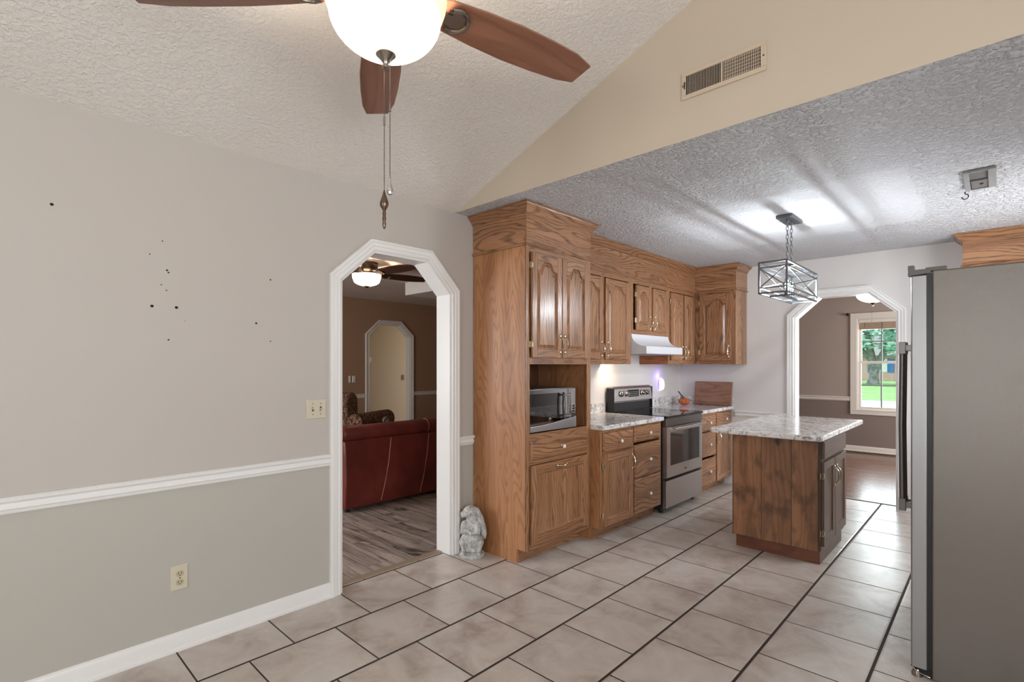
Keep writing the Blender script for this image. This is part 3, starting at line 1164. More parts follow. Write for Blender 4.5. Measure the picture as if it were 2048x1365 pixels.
ct = thing('countertop', 'white granite countertop between pantry cabinet and range', 'countertop', (0, 3.300, 0.848))
bm = BM()
slab(bm, round_corner([(0.003, 0.002), (0.646, 0.002), (0.646, 0.982), (0.003, 0.982)], [1], 0.02), 0.001, 0.037)
part('worktop', bm, M_granite, ct, bev=0.006, seg=3)
bm = BM()
box(bm, 0.003, 0.022, 0.002, 0.982, 0.037, 0.130)
part('backsplash', bm, M_granite, ct, bev=0.002)
ct = thing('countertop', 'white granite countertop in the corner under the pumpkin', 'countertop', (0, 5.083, 0.848))
bm = BM()
L2 = YE - 5.083 - 0.003
slab(bm, [(0.003, 0), (0.646, 0), (0.646, L2), (0.003, L2)], 0.001, 0.037)
part('worktop', bm, M_granite, ct, bev=0.006, seg=3)
bm = BM()
box(bm, 0.003, 0.022, 0, L2, 0.037, 0.130)
box(bm, 0.022, 0.640, L2 - 0.019, L2, 0.037, 0.130)
part('backsplash', bm, M_granite, ct, bev=0.002)

# ---- upper cabinets facing +x
UX = 0.330
ZU0, ZU1 = 1.358, 2.170


def upper(label, y0, y1, z0, doors, end_mat=oak_v, group=None, stiles=()):
    w = y1 - y0
    r = thing('wall_cabinet', label, 'cabinet', (UX, y0, 0), R90)
    bm = BM()
    t = 0.016
    for a, b in ((0, t), (w - t, w)):
        box(bm, a, b, 0.006, UX - 0.003, z0, ZU1)
    box(bm, t, w - t, 0.006, UX - 0.003, z0 + 0.012, z0 + 0.028)
    box(bm, t, w - t, 0.006, UX - 0.003, ZU1 - 0.016, ZU1)
    box(bm, t, w - t, UX - 0.013, UX - 0.003, z0 + 0.028, ZU1 - 0.016)
    part('carcass', bm, end_mat, r)
    bm = BM()
    for a, b in ((0, 0.04), (w - 0.04, w)) + tuple(stiles):
        box(bm, a, b, -0.003, 0.006, z0, ZU1, 0)
    for a, b in ((z0, z0 + 0.045), (ZU1 - 0.05, ZU1)):
        box(bm, 0.04, w - 0.04, -0.0025, 0.006, a, b, 1)
    part('face_frame', bm, [oak_v, oak_h], r, bev=0.001)
    for (a, b, hs, px, hinge) in doors:
        d = door(r, a, b, z0 + 0.042, 2.108, oak_v, oak_h, 0.055, True, st=0.05, hinge=hinge, y0=-0.003)
        pull(d, px if px > 0 else (b - a) + px, 0.09 if hs else 0.08, True)
    return r


upper('oak wall cabinet with two arched doors between pantry and hood', 3.300, 4.238, ZU0, [(0.030, 0.445, 1, -0.024, None), (0.490, 0.880, 1, 0.024, None)], stiles=((0.445, 0.492),))
upper('short oak wall cabinet above the white range hood', 4.240, 4.982, 1.642, [(0.070, 0.352, 0, -0.022, 'L'), (0.396, 0.690, 0, 0.022, None)], stiles=((0.345, 0.400),))
upper('oak wall cabinet with two arched doors right of the range hood', 4.984, 5.636, ZU0, [(0.040, 0.318, 1, -0.022, 'L'), (0.352, 0.600, 1, 0.022, None)], end_mat=oak_red)
# corner cabinet on the end wall, faces -y
uc = thing('wall_cabinet', 'oak wall cabinet with one arched door on the end wall, above the cutting board', 'cabinet', (0.334, 5.640, 0), 0)
w = 0.784 - 0.334
bm = BM()
box(bm, w - 0.016, w, 0.006, YE - 5.640 - 0.003, ZU0, ZU1)
box(bm, -0.32, w - 0.016, 0.006, YE - 5.640 - 0.003, ZU0 + 0.012, ZU0 + 0.028)
box(bm, -0.32, w - 0.016, 0.006, YE - 5.640 - 0.003, ZU1 - 0.016, ZU1)
part('carcass', bm, oak_v, uc)
bm = BM()
box(bm, 0.0, 0.055, -0.003, 0.006, ZU0, ZU1, 0)
box(bm, w - 0.055, w, -0.003, 0.006, ZU0, ZU1, 0)
for a, b in ((ZU0, ZU0 + 0.045), (ZU1 - 0.05, ZU1)):
    box(bm, 0.055, w - 0.055, -0.0025, 0.006, a, b, 1)
part('face_frame', bm, [oak_v, oak_h], uc, bev=0.001)
d = door(uc, 0.058, w - 0.045, ZU0 + 0.042, 2.130, oak_v, oak_h, 0.055, True, st=0.055, hinge='L', y0=-0.003)
pull(d, (w - 0.103) - 0.026, 0.10, True)
# frieze and crown running over all wall cabinets
fr = thing('cabinet_frieze', 'oak frieze and crown running along the ceiling over the wall cabinets', 'molding', (0, 0, 0))
fp = [(UX + 0.004, 3.304), (UX + 0.004, 5.634), (0.788, 5.634), (0.788, YE - 0.002)]
bm = BM()
prism(bm, [(0.003, 3.304), (UX + 0.004, 3.304), (UX + 0.004, 5.634), (0.788, 5.634), (0.788, YE - 0.003), (0.003, YE - 0.003)], 'Z', 2.1705, 2.39)
part('frieze', bm, oak_h, fr)
bm = BM()
crown_sweep(bm, fp, CE - 0.003, -1)
bead_sweep(bm, fp, 2.174, -1)
part('crown_molding', bm, oak_h, fr, smooth=True, ang=30)

# wall cabinet on the end wall behind the fridge
wc = thing('wall_cabinet', 'oak wall cabinet whose crown shows above the fridge', 'cabinet', (2.612, 5.66, 0), 0)
bm = BM()
box(bm, 0, 0.83, 0.0, 0.305, 1.358, 2.17)
part('carcass', bm, oak_v, wc)
bm = BM()
box(bm, -0.003, 0.832, -0.004, 0.306, 2.171, 2.39)
part('frieze', bm, oak_h, wc)
bm = BM()
cp = [(-0.003, 0.305), (-0.003, -0.004), (0.832, -0.004)]
crown_sweep(bm, cp, CE - 0.003, -1)
bead_sweep(bm, cp, 2.174, -1)
part('crown_molding', bm, oak_h, wc, smooth=True, ang=30)

# ------------------------------------------------------------------ range hood
hd = thing('range_hood', 'white enamel range hood with curved front above the stove', 'hood', (0, 4.244, 1.455))
bm = BM()
pr = [(0.003, 0.0), (0.492, 0.0), (0.492, 0.070)]
for k in range(1, 9):
    a = PI / 2 * k / 8
    pr.append((0.492 - 0.155 * math.sin(a) , 0.070 + 0.117 * (1 - math.cos(a)) ))
pr += [(0.003, 0.187)]
A = [bm.verts.new((x, 0.0, z)) for x, z in pr]
B = [bm.verts.new((x, 0.735, z)) for x, z in pr]
for i in range(len(pr)):
    bm.faces.new((A[i], A[(i + 1) % len(pr)], B[(i + 1) % len(pr)], B[i]))
bm.faces.new(A)
bm.faces.new(B)
part('canopy', bm, M_hood, hd, smooth=True, ang=30, bev=0.002)
bm = BM()
box(bm, 0.08, 0.42, 0.10, 0.64, -0.006, -0.0005)
part('filter', bm, M_ventg, hd, label='grey filter grille underneath')
bm = BM()
box(bm, 0.07, 0.17, 0.035, 0.085, -0.010, -0.0005)
part('lamp_lens', bm, emit('hood_lamp', (255, 214, 170), 6), hd, label='glowing warm lamp lens')
light('hood_lamp_light', 'SPOT', (0.20, 4.285, 1.438), 8.0, (1, 0.76, 0.54), radius=0.04, rot=(math.radians(-12), math.radians(30), 0)).data.spot_size = 2.9
bpy.data.lights['hood_lamp_light'].spot_blend = 1.0

# ------------------------------------------------------------------ range (faces +x)
rg = thing('range', 'stainless electric range with black glass cooktop and oven window', 'stove', (0.612, 4.300, 0), R90)
RW = 0.768
bm = BM()
box(bm, 0.002, RW - 0.002, -0.005, 0.590, 0.045, 0.868)
part('body', bm, M_blackp, rg, bev=0.003)
for a in (0.03, 0.53):
    for c in (0.04, RW - 0.07):
        bm = BM()
        lathe(bm, [(0.018, 0.0), (0.018, 0.046)], (c, a, 0), 12)
        part('foot', bm, M_blackp, rg)
bm = BM()
box(bm, 0.0, RW, -0.058, 0.585, 0.868, 0.888)
part('cooktop', bm, M_blackg, rg, bev=0.004, label='black glass cooktop')
M_burner = plain('burner_print', (70, 70, 72), 0.2)
for cx, cy, r in ((0.20, 0.12, 0.11), (0.57, 0.12, 0.085), (0.20, 0.40, 0.08), (0.57, 0.40, 0.10)):
    bm = BM()
    lathe(bm, [(r, 0), (r, 0.0006), (r - 0.004, 0.0006), (r - 0.004, 0)], (cx, cy, 0.8883), 40, cap=False)
    part('burner_ring', bm, M_burner, rg)
bm = BM()
box(bm, 0.002, RW - 0.002, -0.045, -0.005, 0.790, 0.866)
part('front_trim', bm, M_steeld, rg, bev=0.003)
bm = BM()   # oven door as a frame around the window
x0, x1, z0, z1 = 0.004, RW - 0.004, 0.328, 0.786
wx0, wx1, wz0, wz1 = 0.075, 0.700, 0.432, 0.738
for a, b, c, e in ((x0, wx0, z0, z1), (wx1, x1, z0, z1), (wx0, wx1, z0, wz0), (wx0, wx1, wz1, z1)):
    box(bm, a, b, -0.048, -0.006, c, e)
bmesh.ops.remove_doubles(bm, verts=bm.verts[:], dist=1e-5)
od = part('oven_door', bm, M_steel, rg)
bm = BM()
box(bm, wx0, wx1, -0.044, -0.020, wz0, wz1)
part('oven_window', bm, M_oveng, od, label='dark glass oven window')
bm = BM()
tube(bm, [(0.06, -0.098, 0.775), (0.06 + (RW - 0.12) / 2, -0.104, 0.775), (RW - 0.06, -0.098, 0.775)], 0.012, 12)
for hx in (0.075, RW - 0.075):
    box(bm, hx - 0.012, hx + 0.012, -0.098, -0.040, 0.765, 0.785)
part('handle', bm, M_chrome, od, smooth=True, label='polished bar handle')
bm = BM()
box(bm, 0.356, 0.412, -0.0505, -0.047, 0.352, 0.388)
bd = part('badge', bm, M_chrome, od, bev=0.001, label='small framed square badge')
bm = BM()
box(bm, 0.361, 0.407, -0.0515, -0.050, 0.357, 0.383)
for k, dx in enumerate((0.372, 0.384, 0.396)):
    bar(bm, (dx - 0.006, -0.052, 0.360), (dx, -0.052, 0.380), 0.003, mi=1)
    bar(bm, (dx, -0.052, 0.380), (dx + 0.006, -0.052, 0.360), 0.003, mi=1)
part('badge_mark', bm, [M_blackp, M_chrome], od)
bm = BM()
box(bm, 0.004, RW - 0.004, -0.046, -0.006, 0.055, 0.300)
part('drawer', bm, M_steel, rg, bev=0.004, label='stainless storage drawer')
bm = BM()   # backguard, slightly raked
prof = [(0.500, 0.985), (0.512, 1.110), (0.520, 1.128), (0.535, 1.135), (0.590, 1.135), (0.590, 0.889), (0.530, 0.889), (0.530, 0.985)]
prism(bm, [(-a, b) for a, b in prof], 'X', 0.006, RW - 0.006)
for v in bm.verts:
    v.co.y = -v.co.y
bg_ = part('backguard', bm, M_steel, rg, bev=0.006, seg=3)
bm = BM()
box(bm, 0.004, 0.0055, 0.500, 0.592, 0.889, 1.120)
box(bm, RW - 0.0055, RW - 0.004, 0.500, 0.592, 0.889, 1.120)
box(bm, 0.006, RW - 0.006, 0.523, 0.531, 0.889, 0.975)
part('vent_panel', bm, M_blackp, bg_, label='black lower panel')
bm = BM()
box(bm, 0.275, 0.475, 0.4995, 0.512, 1.025, 1.098)
part('display', bm, M_blackg, bg_, label='black control display')
bm = BM()
for r in range(3):
    for c in range(7):
        box(bm, 0.290 + c * 0.025, 0.300 + c * 0.025, 0.4985, 0.4996, 1.036 + r * 0.018, 1.042 + r * 0.018)
part('display_print', bm, plain('display_print', (170, 172, 176), 0.5), bg_)
Rk = Matrix.Rotation(PI / 2, 4, 'X')
for kx in (0.135, 0.215, 0.550, 0.630):
    bm = BM()
    lathe(bm, [(0.030, 0.0), (0.030, 0.004), (0.024, 0.006), (0.022, 0.026), (0.019, 0.030), (0.0, 0.030)], seg=20, mat=Rk)
    box(bm, -0.004, 0.004, -0.040, -0.026, -0.022, 0.022)
    part('knob', bm, M_chrome, bg_, smooth=True, loc=(kx, 0.502, 1.062), label='chrome control knob')

# ------------------------------------------------------------------ microwave in the niche (faces +x)
mw = thing('microwave', 'silver countertop microwave with mirrored door in the pantry niche', 'microwave', (0.515, 2.590, 0.8825), R90)
MW, MH, MD = 0.520, 0.300, 0.36
bm = BM()
box(bm, 0, MW, 0.012, MD, 0.008, MH)
part('body', bm, M_steeld, mw, bev=0.004)
for c in (0.04, MW - 0.04):
    for e in (0.05, MD - 0.05):
        bm = BM()
        lathe(bm, [(0.012, 0), (0.012, 0.009)], (c, e, -0.0005), 10)
        part('foot', bm, M_blackp, mw)
bm = BM()
box(bm, 0.0, 0.425, -0.012, 0.012, 0.060, MH - 0.004)
md = part('door', bm, M_mirror, mw, bev=0.003, label='mirrored door with dark window')
bm = BM()
box(bm, 0.006, 0.335, -0.0135, -0.0115, 0.070, 0.268)
part('window', bm, M_mwin, md, label='dark mirrored window')
bm = BM()
for hx, rr in ((0.350, 0.006), (0.415, 0.009)):
    tube(bm, [(hx, -0.045, 0.085), (hx, -0.050, 0.175), (hx, -0.045, 0.265)], rr, 10)
for zz in (0.10, 0.25):
    tube(bm, [(0.350, -0.045, zz), (0.415, -0.045, zz)], 0.008, 8)
    box(bm, 0.376, 0.388, -0.045, -0.010, zz - 0.008, zz + 0.008)
part('handle', bm, M_chrome, md, smooth=True, label='polished double bar handle')
bm = BM()
lathe(bm, [(0.013, 0), (0.013, 0.003), (0.0, 0.004)], (0, 0, 0), 20, mat=Rk)
part('badge', bm, M_chrome, md, smooth=True, loc=(0.215, -0.0135, 0.085), label='round silver badge')
bm = BM()
box(bm, 0.428, MW, -0.012, 0.012, 0.060, MH - 0.004)
cpn = part('control_panel', bm, M_mirror, mw, bev=0.003)
bm = BM()
for r in range(5):
    for c in range(3):
        box(bm, 0.446 + c * 0.022, 0.462 + c * 0.022, -0.0145, -0.0115, 0.078 + r * 0.020, 0.092 + r * 0.020)
part('button', bm, M_blackp, cpn, label='rows of small dark buttons')
bm = BM()
prism(bm, [(0, 0.008), (MW, 0.008), (MW, 0.088)] + [(MW * (1 - k / 12), 0.088 - 0.040 * math.sin(PI / 2 * k / 12)) for k in range(1, 13)], 'Y', -0.020, -0.0122)
part('lower_trim', bm, plain('satin_silver', (206, 206, 208), 0.25, 0.9), mw, bev=0.003, label='curved silver strip under the door')
nb = thing('paper_box', 'pale grey box standing behind the microwave in the pantry niche', 'box', (0.024, 2.578, 0.8775))
bm = BM()
box(bm, 0, 0.12, 0, 0.12, 0, 0.42)
part('carton', bm, plain('grey_carton', (176, 170, 164), 0.7), nb, bev=0.003)
bm = BM()
box(bm, 0.0, 0.121, 0.0, 0.121, 0.36, 0.362)
part('lid_edge', bm, M_ventg, nb)

# ------------------------------------------------------------------ kitchen island
isl = thing('kitchen_island', 'dark knotty wood kitchen island with cabinet doors under the granite top', 'island', (1.385, 3.90, 0))
IW, IDp, IH = 0.575, 0.72, 0.845
bm = BM()
box(bm, 0.0, IW - 0.016, 0.0, 0.018, 0.098, IH)
part('end_panel', bm, alder, isl, bev=0.0015, label='knotty stained plank end panel')
bm = BM()
box(bm, 0.018, IW, 0.0181, IDp, 0.098, IH)
part('carcass', bm, walnut_v, isl)
bm = BM()
box(bm, 0.014, IW - 0.012, 0.042, 0.056, 0.0, 0.098)
part('toe_board', bm, alder_h, isl, bev=0.001)
bm = BM()
box(bm, 0.03, IW - 0.012, 0.056, IDp - 0.02, 0.0, 0.098)
part('plinth', bm, walnut_h, isl)
# right face (+x): face frame, drawer, doors
fx = bpy.data.objects.new('cabinet_front', None)
COL.objects.link(fx)
fx.parent = isl
fx.location = (IW + 0.001, 0.0, 0)
fx.rotation_euler = (0, 0, R90)
bpy.data.objects.remove(fx)


def side_door(parent, a0, a1, z0, z1, xo, hinge=None, hp=None, sgn=1):
    """shaker door on +x (sgn=1) or -x (sgn=-1) face in island coordinates (child rotated)"""
    o = door(parent, 0, a1 - a0, 0, z1 - z0, walnut_v, walnut_h, 0, False, st=0.05, rt=0.05, rb=0.055, hinge=hinge)
    if sgn > 0:
        o.location = (xo, a0, z0)
        o.rotation_euler = (0, 0, R90)
    else:
        o.location = (xo, a1, z0)
        o.rotation_euler = (0, 0, -R90)
    if hp:
        pull(o, hp, (z1 - z0) - 0.13, True, 0.13, M_brass)
    return o


side_door(isl, 0.022, 0.330, 0.130, 0.695, IW, 'L', 0.285)
side_door(isl, 0.342, 0.700, 0.130, 0.695, IW, None, 0.028)
o = drawer(isl, 0, 0.675, 0, 0.125, walnut_h, kn=False)
o.location = (IW, 0.025, 0.712)
o.rotation_euler = (0, 0, R90)
side_door(isl, 0.022, 0.345, 0.105, 0.700, 0.018, 'R', None, -1)
side_door(isl, 0.352, 0.700, 0.105, 0.700, 0.018, None, None, -1)
o = drawer(isl, 0, 0.675, 0, 0.120, walnut_h, kn=False)
o.location = (0.018, 0.70, 0.712)
o.rotation_euler = (0, 0, -R90)
it = thing('island_countertop', 'white granite slab on the kitchen island', 'countertop', (1.25, 3.80, IH))
bm = BM()
slab(bm, round_corner([(0, 0), (0.740, 0), (0.740, 1.44), (0, 1.44)], [0, 1, 2, 3], 0.035), 0.0005, 0.037)
part('worktop', bm, M_granite, it, bev=0.010, seg=3)

# ------------------------------------------------------------------ refrigerator (door faces -x, side faces camera)
fg = thing('refrigerator', 'tall stainless side by side refrigerator with grey textured side', 'refrigerator', (2.535, 2.80, 0))
FW_, FD, FH = 0.91, 0.74, 1.752
bm = BM()
box(bm, 0.083, FD, 0.0, FW_, 0.012, FH)
part('body', bm, M_fside, fg, bev=0.006, seg=2, label='grey textured steel cabinet')
bm = BM()
box(bm, 0.066, 0.083, 0.004, FW_ - 0.004, 0.05, FH - 0.01)
part('gasket', bm, M_blackp, fg, label='dark door gasket')
for y0, y1, hy in ((0.001, 0.430, 0.400), (0.436, FW_ - 0.001, 0.468)):
    bm = BM()
    cr = []
    for k in range(9):
        t = k / 8
        cr.append((0.014 - 0.014 * math.sin(PI * t) ** 0.6, y0 + (y1 - y0) * t))
    prism(bm, cr + [(0.066, y1), (0.066, y0)], 'Z', 0.045, 1.735)
    dr = part('door', bm, M_fdoor, fg, bev=0.003, smooth=True, ang=30)
    bm = BM()
    tube(bm, [(-0.060, hy, 0.655), (-0.064, hy, 1.05), (-0.060, hy, 1.435)], 0.013, 12)
    for z0 in (0.625, 1.405):
        box(bm, -0.074, -0.046, hy - 0.014, hy + 0.014, z0, z0 + 0.060)
        box(bm, -0.05, 0.006, hy - 0.010, hy + 0.010, z0 + 0.015, z0 + 0.045)
    part('handle', bm, M_steeld, dr, smooth=True, bev=0.002, label='long vertical bar handle')
for ya, yb, yc, yd in ((0.006, 0.05, 0.010, 0.045), (FW_ - 0.05, FW_ - 0.006, FW_ - 0.045, FW_ - 0.010)):
    bm = BM()
    prism(bm, [(0.0, 1.737), (0.078, 1.742), (0.078, 1.762), (0.022, 1.762), (0.022, 1.782), (0.0, 1.782)], 'Y', ya, yb)
    box(bm, 0.06, 0.13, yc, yd, FH, FH + 0.016)
    part('hinge_cover', bm, M_hinge, fg, bev=0.002, label='grey plastic hinge cover')
bm = BM()
box(bm, 0.04, 0.085, 0.02, FW_ - 0.02, 0.008, 0.042)
part('toe_grille', bm, M_blackp, fg)
for yy in (0.03, FW_ - 0.03):
    bm = BM()
    lathe(bm, [(0.02, 0.0), (0.02, 0.012), (0.012, 0.03)], (0.03, yy, 0), 12)
    tube(bm, [(0.012, yy - 0.02, 0.046), (0.03, yy - 0.012, 0.022), (0.075, yy - 0.012, 0.012)], 0.004, 6)
    part('leveling_foot', bm, M_nickel, fg, smooth=True, label='small metal levelling foot')
    bm = BM()
    lathe(bm, [(0.02, 0.0), (0.02, 0.014)], (FD - 0.06, yy, 0), 12)
    part('leveling_foot', bm, M_nickel, fg, smooth=True)

# ------------------------------------------------------------------ pendant lantern over the island
pd = thing('pendant_lantern', 'rectangular galvanised open frame pendant hanging above the island', 'pendant light', (1.70, 4.17, 0))
bm = BM()
box(bm, -0.055, 0.055, -0.135, 0.135, 2.417, 2.4395)
part('canopy', bm, M_galv, pd, bev=0.004)
for yy, rr in ((-0.05, 0.009), (0.05, 0.009), (-0.018, 0.007), (0.018, 0.007)):
    bm = BM()
    lathe(bm, [(rr * 0.6, 2.403), (rr, 2.409), (rr, 2.417)], (0, yy, 0), 10)
    part('mounting_screw', bm, M_galv, pd, smooth=True)
LX, LY, LZ0, LZ1 = 0.088, 0.388, 1.850, 2.062
for yy in (-0.05, 0.05):
    bm = BM()
    n = 11
    z = 2.398
    pitch = (2.398 - 2.066) / n
    for k in range(n):
        zc = z - pitch * (k + 0.5)
        pts = []
        for j in range(12):
            a = 2 * PI * j / 12
            lx, lz = 0.0085 * math.cos(a), (pitch * 0.72) * math.sin(a)
            pts.append((lx, yy, zc + lz) if k % 2 else (0, yy + lx, zc + lz))
        tube(bm, pts, 0.0022, 6, closed=True)
    part('chain', bm, M_chain, pd, smooth=True)
bm = BM()
for x in (-LX, LX):
    for y in (-LY, LY):
        bar(bm, (x, y, LZ0 - 0.006), (x, y, LZ1 + 0.006), 0.012)
for zz, ww in ((LZ1, 0.012), (LZ1 - 0.036, 0.009), (LZ0 + 0.036, 0.009), (LZ0, 0.012)):
    for x in (-LX, LX):
        bar(bm, (x, -LY, zz), (x, LY, zz), ww)
    for y in (-LY, LY):
        bar(bm, (-LX, y, zz), (LX, y, zz), ww)
part('frame', bm, M_galv, pd, bev=0.0012)
bm = BM()
zt, zb = LZ1 - 0.036, LZ0 + 0.036
for x in (-LX, LX):
    bar(bm, (x, -LY, zt), (x, LY, zb), 0.007)
    bar(bm, (x, -LY, zb), (x, LY, zt), 0.007)
for y in (-LY, LY):
    bar(bm, (-LX, y, zt), (LX, y, zb), 0.007)
    bar(bm, (-LX, y, zb), (LX, y, zt), 0.007)
part('cross_brace', bm, M_galv, pd)
bm = BM()
bar(bm, (0, -0.17, LZ1), (0, 0.17, LZ1), 0.022, 0.010)
for yy in (-0.17, 0.17):
    bar(bm, (-LX, yy, LZ1), (LX, yy, LZ1), 0.016)
part('hanging_bar', bm, M_galv, pd)
bm = BM()
bar(bm, (0, -0.20, LZ0), (0, 0.20, LZ0), 0.020, 0.010)
for yy in (-0.17, 0.17):
    bar(bm, (-LX, yy, LZ0), (LX, yy, LZ0), 0.012)
part('socket_bar', bm, M_galv, pd)
for k in range(4):
    yy = -0.081 + 0.054 * k
    bm = BM()
    lathe(bm, [(0.016, LZ0 + 0.004), (0.012, LZ0 + 0.010), (0.011, LZ0 + 0.048), (0.009, LZ0 + 0.050)], (0, yy, 0), 14)
    sk = part('socket', bm, M_galv, pd, smooth=True)
    bm = BM()
    lathe(bm, [(0.009, 1.900), (0.014, 1.910), (0.021, 1.928), (0.020, 1.942), (0.012, 1.962), (0.004, 1.976), (0.0, 1.978)], (0, yy, 0), 16)
    gb = part('bulb', bm, M_glass, pd, smooth=True, label='clear glass candle bulb')
    bm = BM()
    lathe(bm, [(0.0, 1.918), (0.005, 1.920), (0.0072, 1.932), (0.0065, 1.944), (0.0, 1.950)], (0, yy, 0), 10)
    part('filament', bm, M_bulb, gb, smooth=True, label='glowing white filament')


# ------------------------------------------------------------------ ceiling fans
def make_fan(root, zb, nb, a0, r_tip, wood_m, bowl_m, rim_m, ceil_z, bowl_r=0.18, bowl_h=0.185, metal=None, hug=False, bracket=True, bl_w=0.078, ang=-0.21):
    """zb = blade plane height; bowl hangs below"""
    metal = metal or M_nickel
    bm = BM()
    lathe(bm, [(0.0, ceil_z), (0.075, ceil_z), (0.072, ceil_z - 0.03), (0.03, ceil_z - 0.06), (0.014, ceil_z - 0.065)], seg=24)
    part('canopy', bm, metal, root, smooth=True)
    if not hug:
        bm = BM()
        lathe(bm, [(0.013, ceil_z - 0.06), (0.013, zb + 0.17)], seg=12)
        part('downrod', bm, metal, root, smooth=True)
    bm = BM()
    lathe(bm, [(0.03, zb + 0.18), (0.06, zb + 0.17), (0.115, zb + 0.135), (0.125, zb + 0.09), (0.115, zb + 0.045), (0.09, zb + 0.02), (0.085, zb - 0.015), (0.07, zb - 0.03), (0.0, zb - 0.03)], seg=32)
    part('motor_housing', bm, metal, root, smooth=True)
    for k in range(nb):
        a = a0 + 2 * PI * k / nb
        M = Matrix.Rotation(a, 4, 'Z')
        P = Matrix.Rotation(ang, 4, 'X')
        prof = [(0.17, 0.050), (0.20, 0.058), (0.32, 0.070), (0.45, 0.0765), (0.58, 0.074), (0.70, 0.066), (r_tip - 0.015, 0.056)]
        prof = [(r, w_ * bl_w / 0.0765) for r, w_ in prof if r < r_tip - 0.02] + [(r_tip - 0.004, 0.050 * bl_w / 0.0765)]
        tipw = prof[-1][1]
        up = [(r, w_) for r, w_ in prof]
        dn = [(r, -w_) for r, w_ in reversed(prof)]
        dn[0] = (dn[0][0] + 0.012, dn[0][1] * 0.86)
        bm = BM()
        prism(bm, up + dn, 'Z', -0.004, 0.004)
        o = part('blade', bm, wood_m, root, bev=0.002)
        o.matrix_local = Matrix.Translation((0, 0, zb)) @ M @ P
        if bracket:
            bm = BM()
            rim = []
            for j in range(17):
                t = -PI * 0.62 + 2 * PI * 0.62 * j / 16
                rim.append((0.225 + 0.050 * math.cos(t), 0.042 * math.sin(t) * (1.0 if abs(t) < 1.6 else 0.9), -0.009))
            tube(bm, rim, 0.0075, 8)
            box(bm, 0.08, 0.215, -0.017, 0.017, -0.012, -0.005)
            prism(bm, [(0.20, -0.030), (0.255, -0.030), (0.264, 0.0), (0.255, 0.030), (0.20, 0.030)], 'Z', -0.0085, -0.0045)
            part('blade_bracket', bm, metal, o, smooth=True, label='polished metal blade bracket')
    zr = zb - 0.012
    bm = BM()
    lathe(bm, [(0.060, zb - 0.02), (0.085, zb - 0.03), (0.095, zb - 0.035), (0.0, zb - 0.036)], seg=28)
    part('light_kit', bm, metal, root, smooth=True)
    bm = BM()
    H_ = bowl_h
    pr = [(bowl_r * 1.0, zr + 0.004), (bowl_r * 1.005, zr - 0.010), (bowl_r * 0.985, zr - 0.030), (bowl_r * 0.955, zr - 0.046), (bowl_r * 0.905, zr - 0.066)]
    lathe(bm, pr, seg=48, mi=1, cap=False)
    pr2 = [(bowl_r * 0.905, zr - 0.066)]
    for k in range(1, 13):
        t = PI / 2 * k / 12
        pr2.append((bowl_r * 0.905 * math.cos(t) ** (1.25 if hug else 1.14), zr - 0.066 - (H_ - 0.066) * math.sin(t)))
    pr2[-1] = (0.003, pr2[-1][1])
    lathe(bm, pr2, seg=48, mi=0, cap=False)
    bmesh.ops.remove_doubles(bm, verts=bm.verts[:], dist=1e-5)
    part('light_bowl', bm, [bowl_m, rim_m], root, smooth=True, ang=60, label='glowing frosted glass bowl')
    zf = zr - H_
    bm = BM()
    lathe(bm, [(0.0, zf + 0.012), (0.030, zf + 0.008), (0.029, zf + 0.001), (0.018, zf - 0.010), (0.010, zf - 0.020), (0.008, zf - 0.026), (0.0115, zf - 0.031), (0.011, zf - 0.038), (0.0, zf - 0.040)], seg=24)
    part('finial', bm, metal, root, smooth=True)
    return zr, zf


fan = thing('ceiling_fan', 'large wooden bladed ceiling fan with lit glass bowl hanging in front', 'ceiling fan', (1.500, 0.846, 0))
zr, zf = make_fan(fan, 2.466, 5, math.radians(77.8), 0.775, blade_wood, M_bowl, M_bowlrim, CE + SL * 1.5 - 0.005)


def bead_chain(root, x, y, z0, z1, connector=None):
    bm = BM()
    n = int((z0 - z1) / 0.0046)
    for k in range(n):
        bmesh.ops.create_icosphere(bm, subdivisions=1, radius=0.0021, matrix=Matrix.Translation((x, y, z0 - (k + 0.5) * (z0 - z1) / n)))
    if connector:
        lathe(bm, [(0.003, connector + 0.012), (0.003, connector - 0.012)], (x, y, 0), 8)
    return part('pull_chain', bm, M_nickel, root, smooth=True)


c1 = bead_chain(fan, -0.002, -0.004, zf - 0.038, 1.868, 2.075)
bm = BM()
lathe(bm, [(0.002, 1.868), (0.005, 1.855), (0.013, 1.832), (0.0125, 1.822), (0.006, 1.812), (0.004, 1.808), (0.0055, 1.800), (0.0045, 1.792), (0.006, 1.784), (0.0045, 1.776), (0.0055, 1.768), (0.004, 1.758), (0.0, 1.752)], (-0.002, -0.004, 0), 14)
part('pull_knob', bm, M_bronze, c1, smooth=True, label='dark teardrop and twisted pull knob')
c2 = bead_chain(fan, 0.010, 0.008, zf - 0.008, 1.905, 2.115)
bm = BM()
lathe(bm, [(0.003, 1.905), (0.0035, 1.892), (0.008, 1.875), (0.010, 1.866), (0.007, 1.857), (0.0, 1.853)], (0.010, 0.008, 0), 14)
part('pull_knob', bm, M_chrome, c2, smooth=True, label='clear teardrop pull knob')
for k in range(3):
    a = 2 * PI * k / 3
    light('fan_bulb', 'POINT', (1.5 + 0.07 * math.cos(a), 0.846 + 0.07 * math.sin(a), zr - 0.06), 17, (1, 0.85, 0.66), radius=0.03)

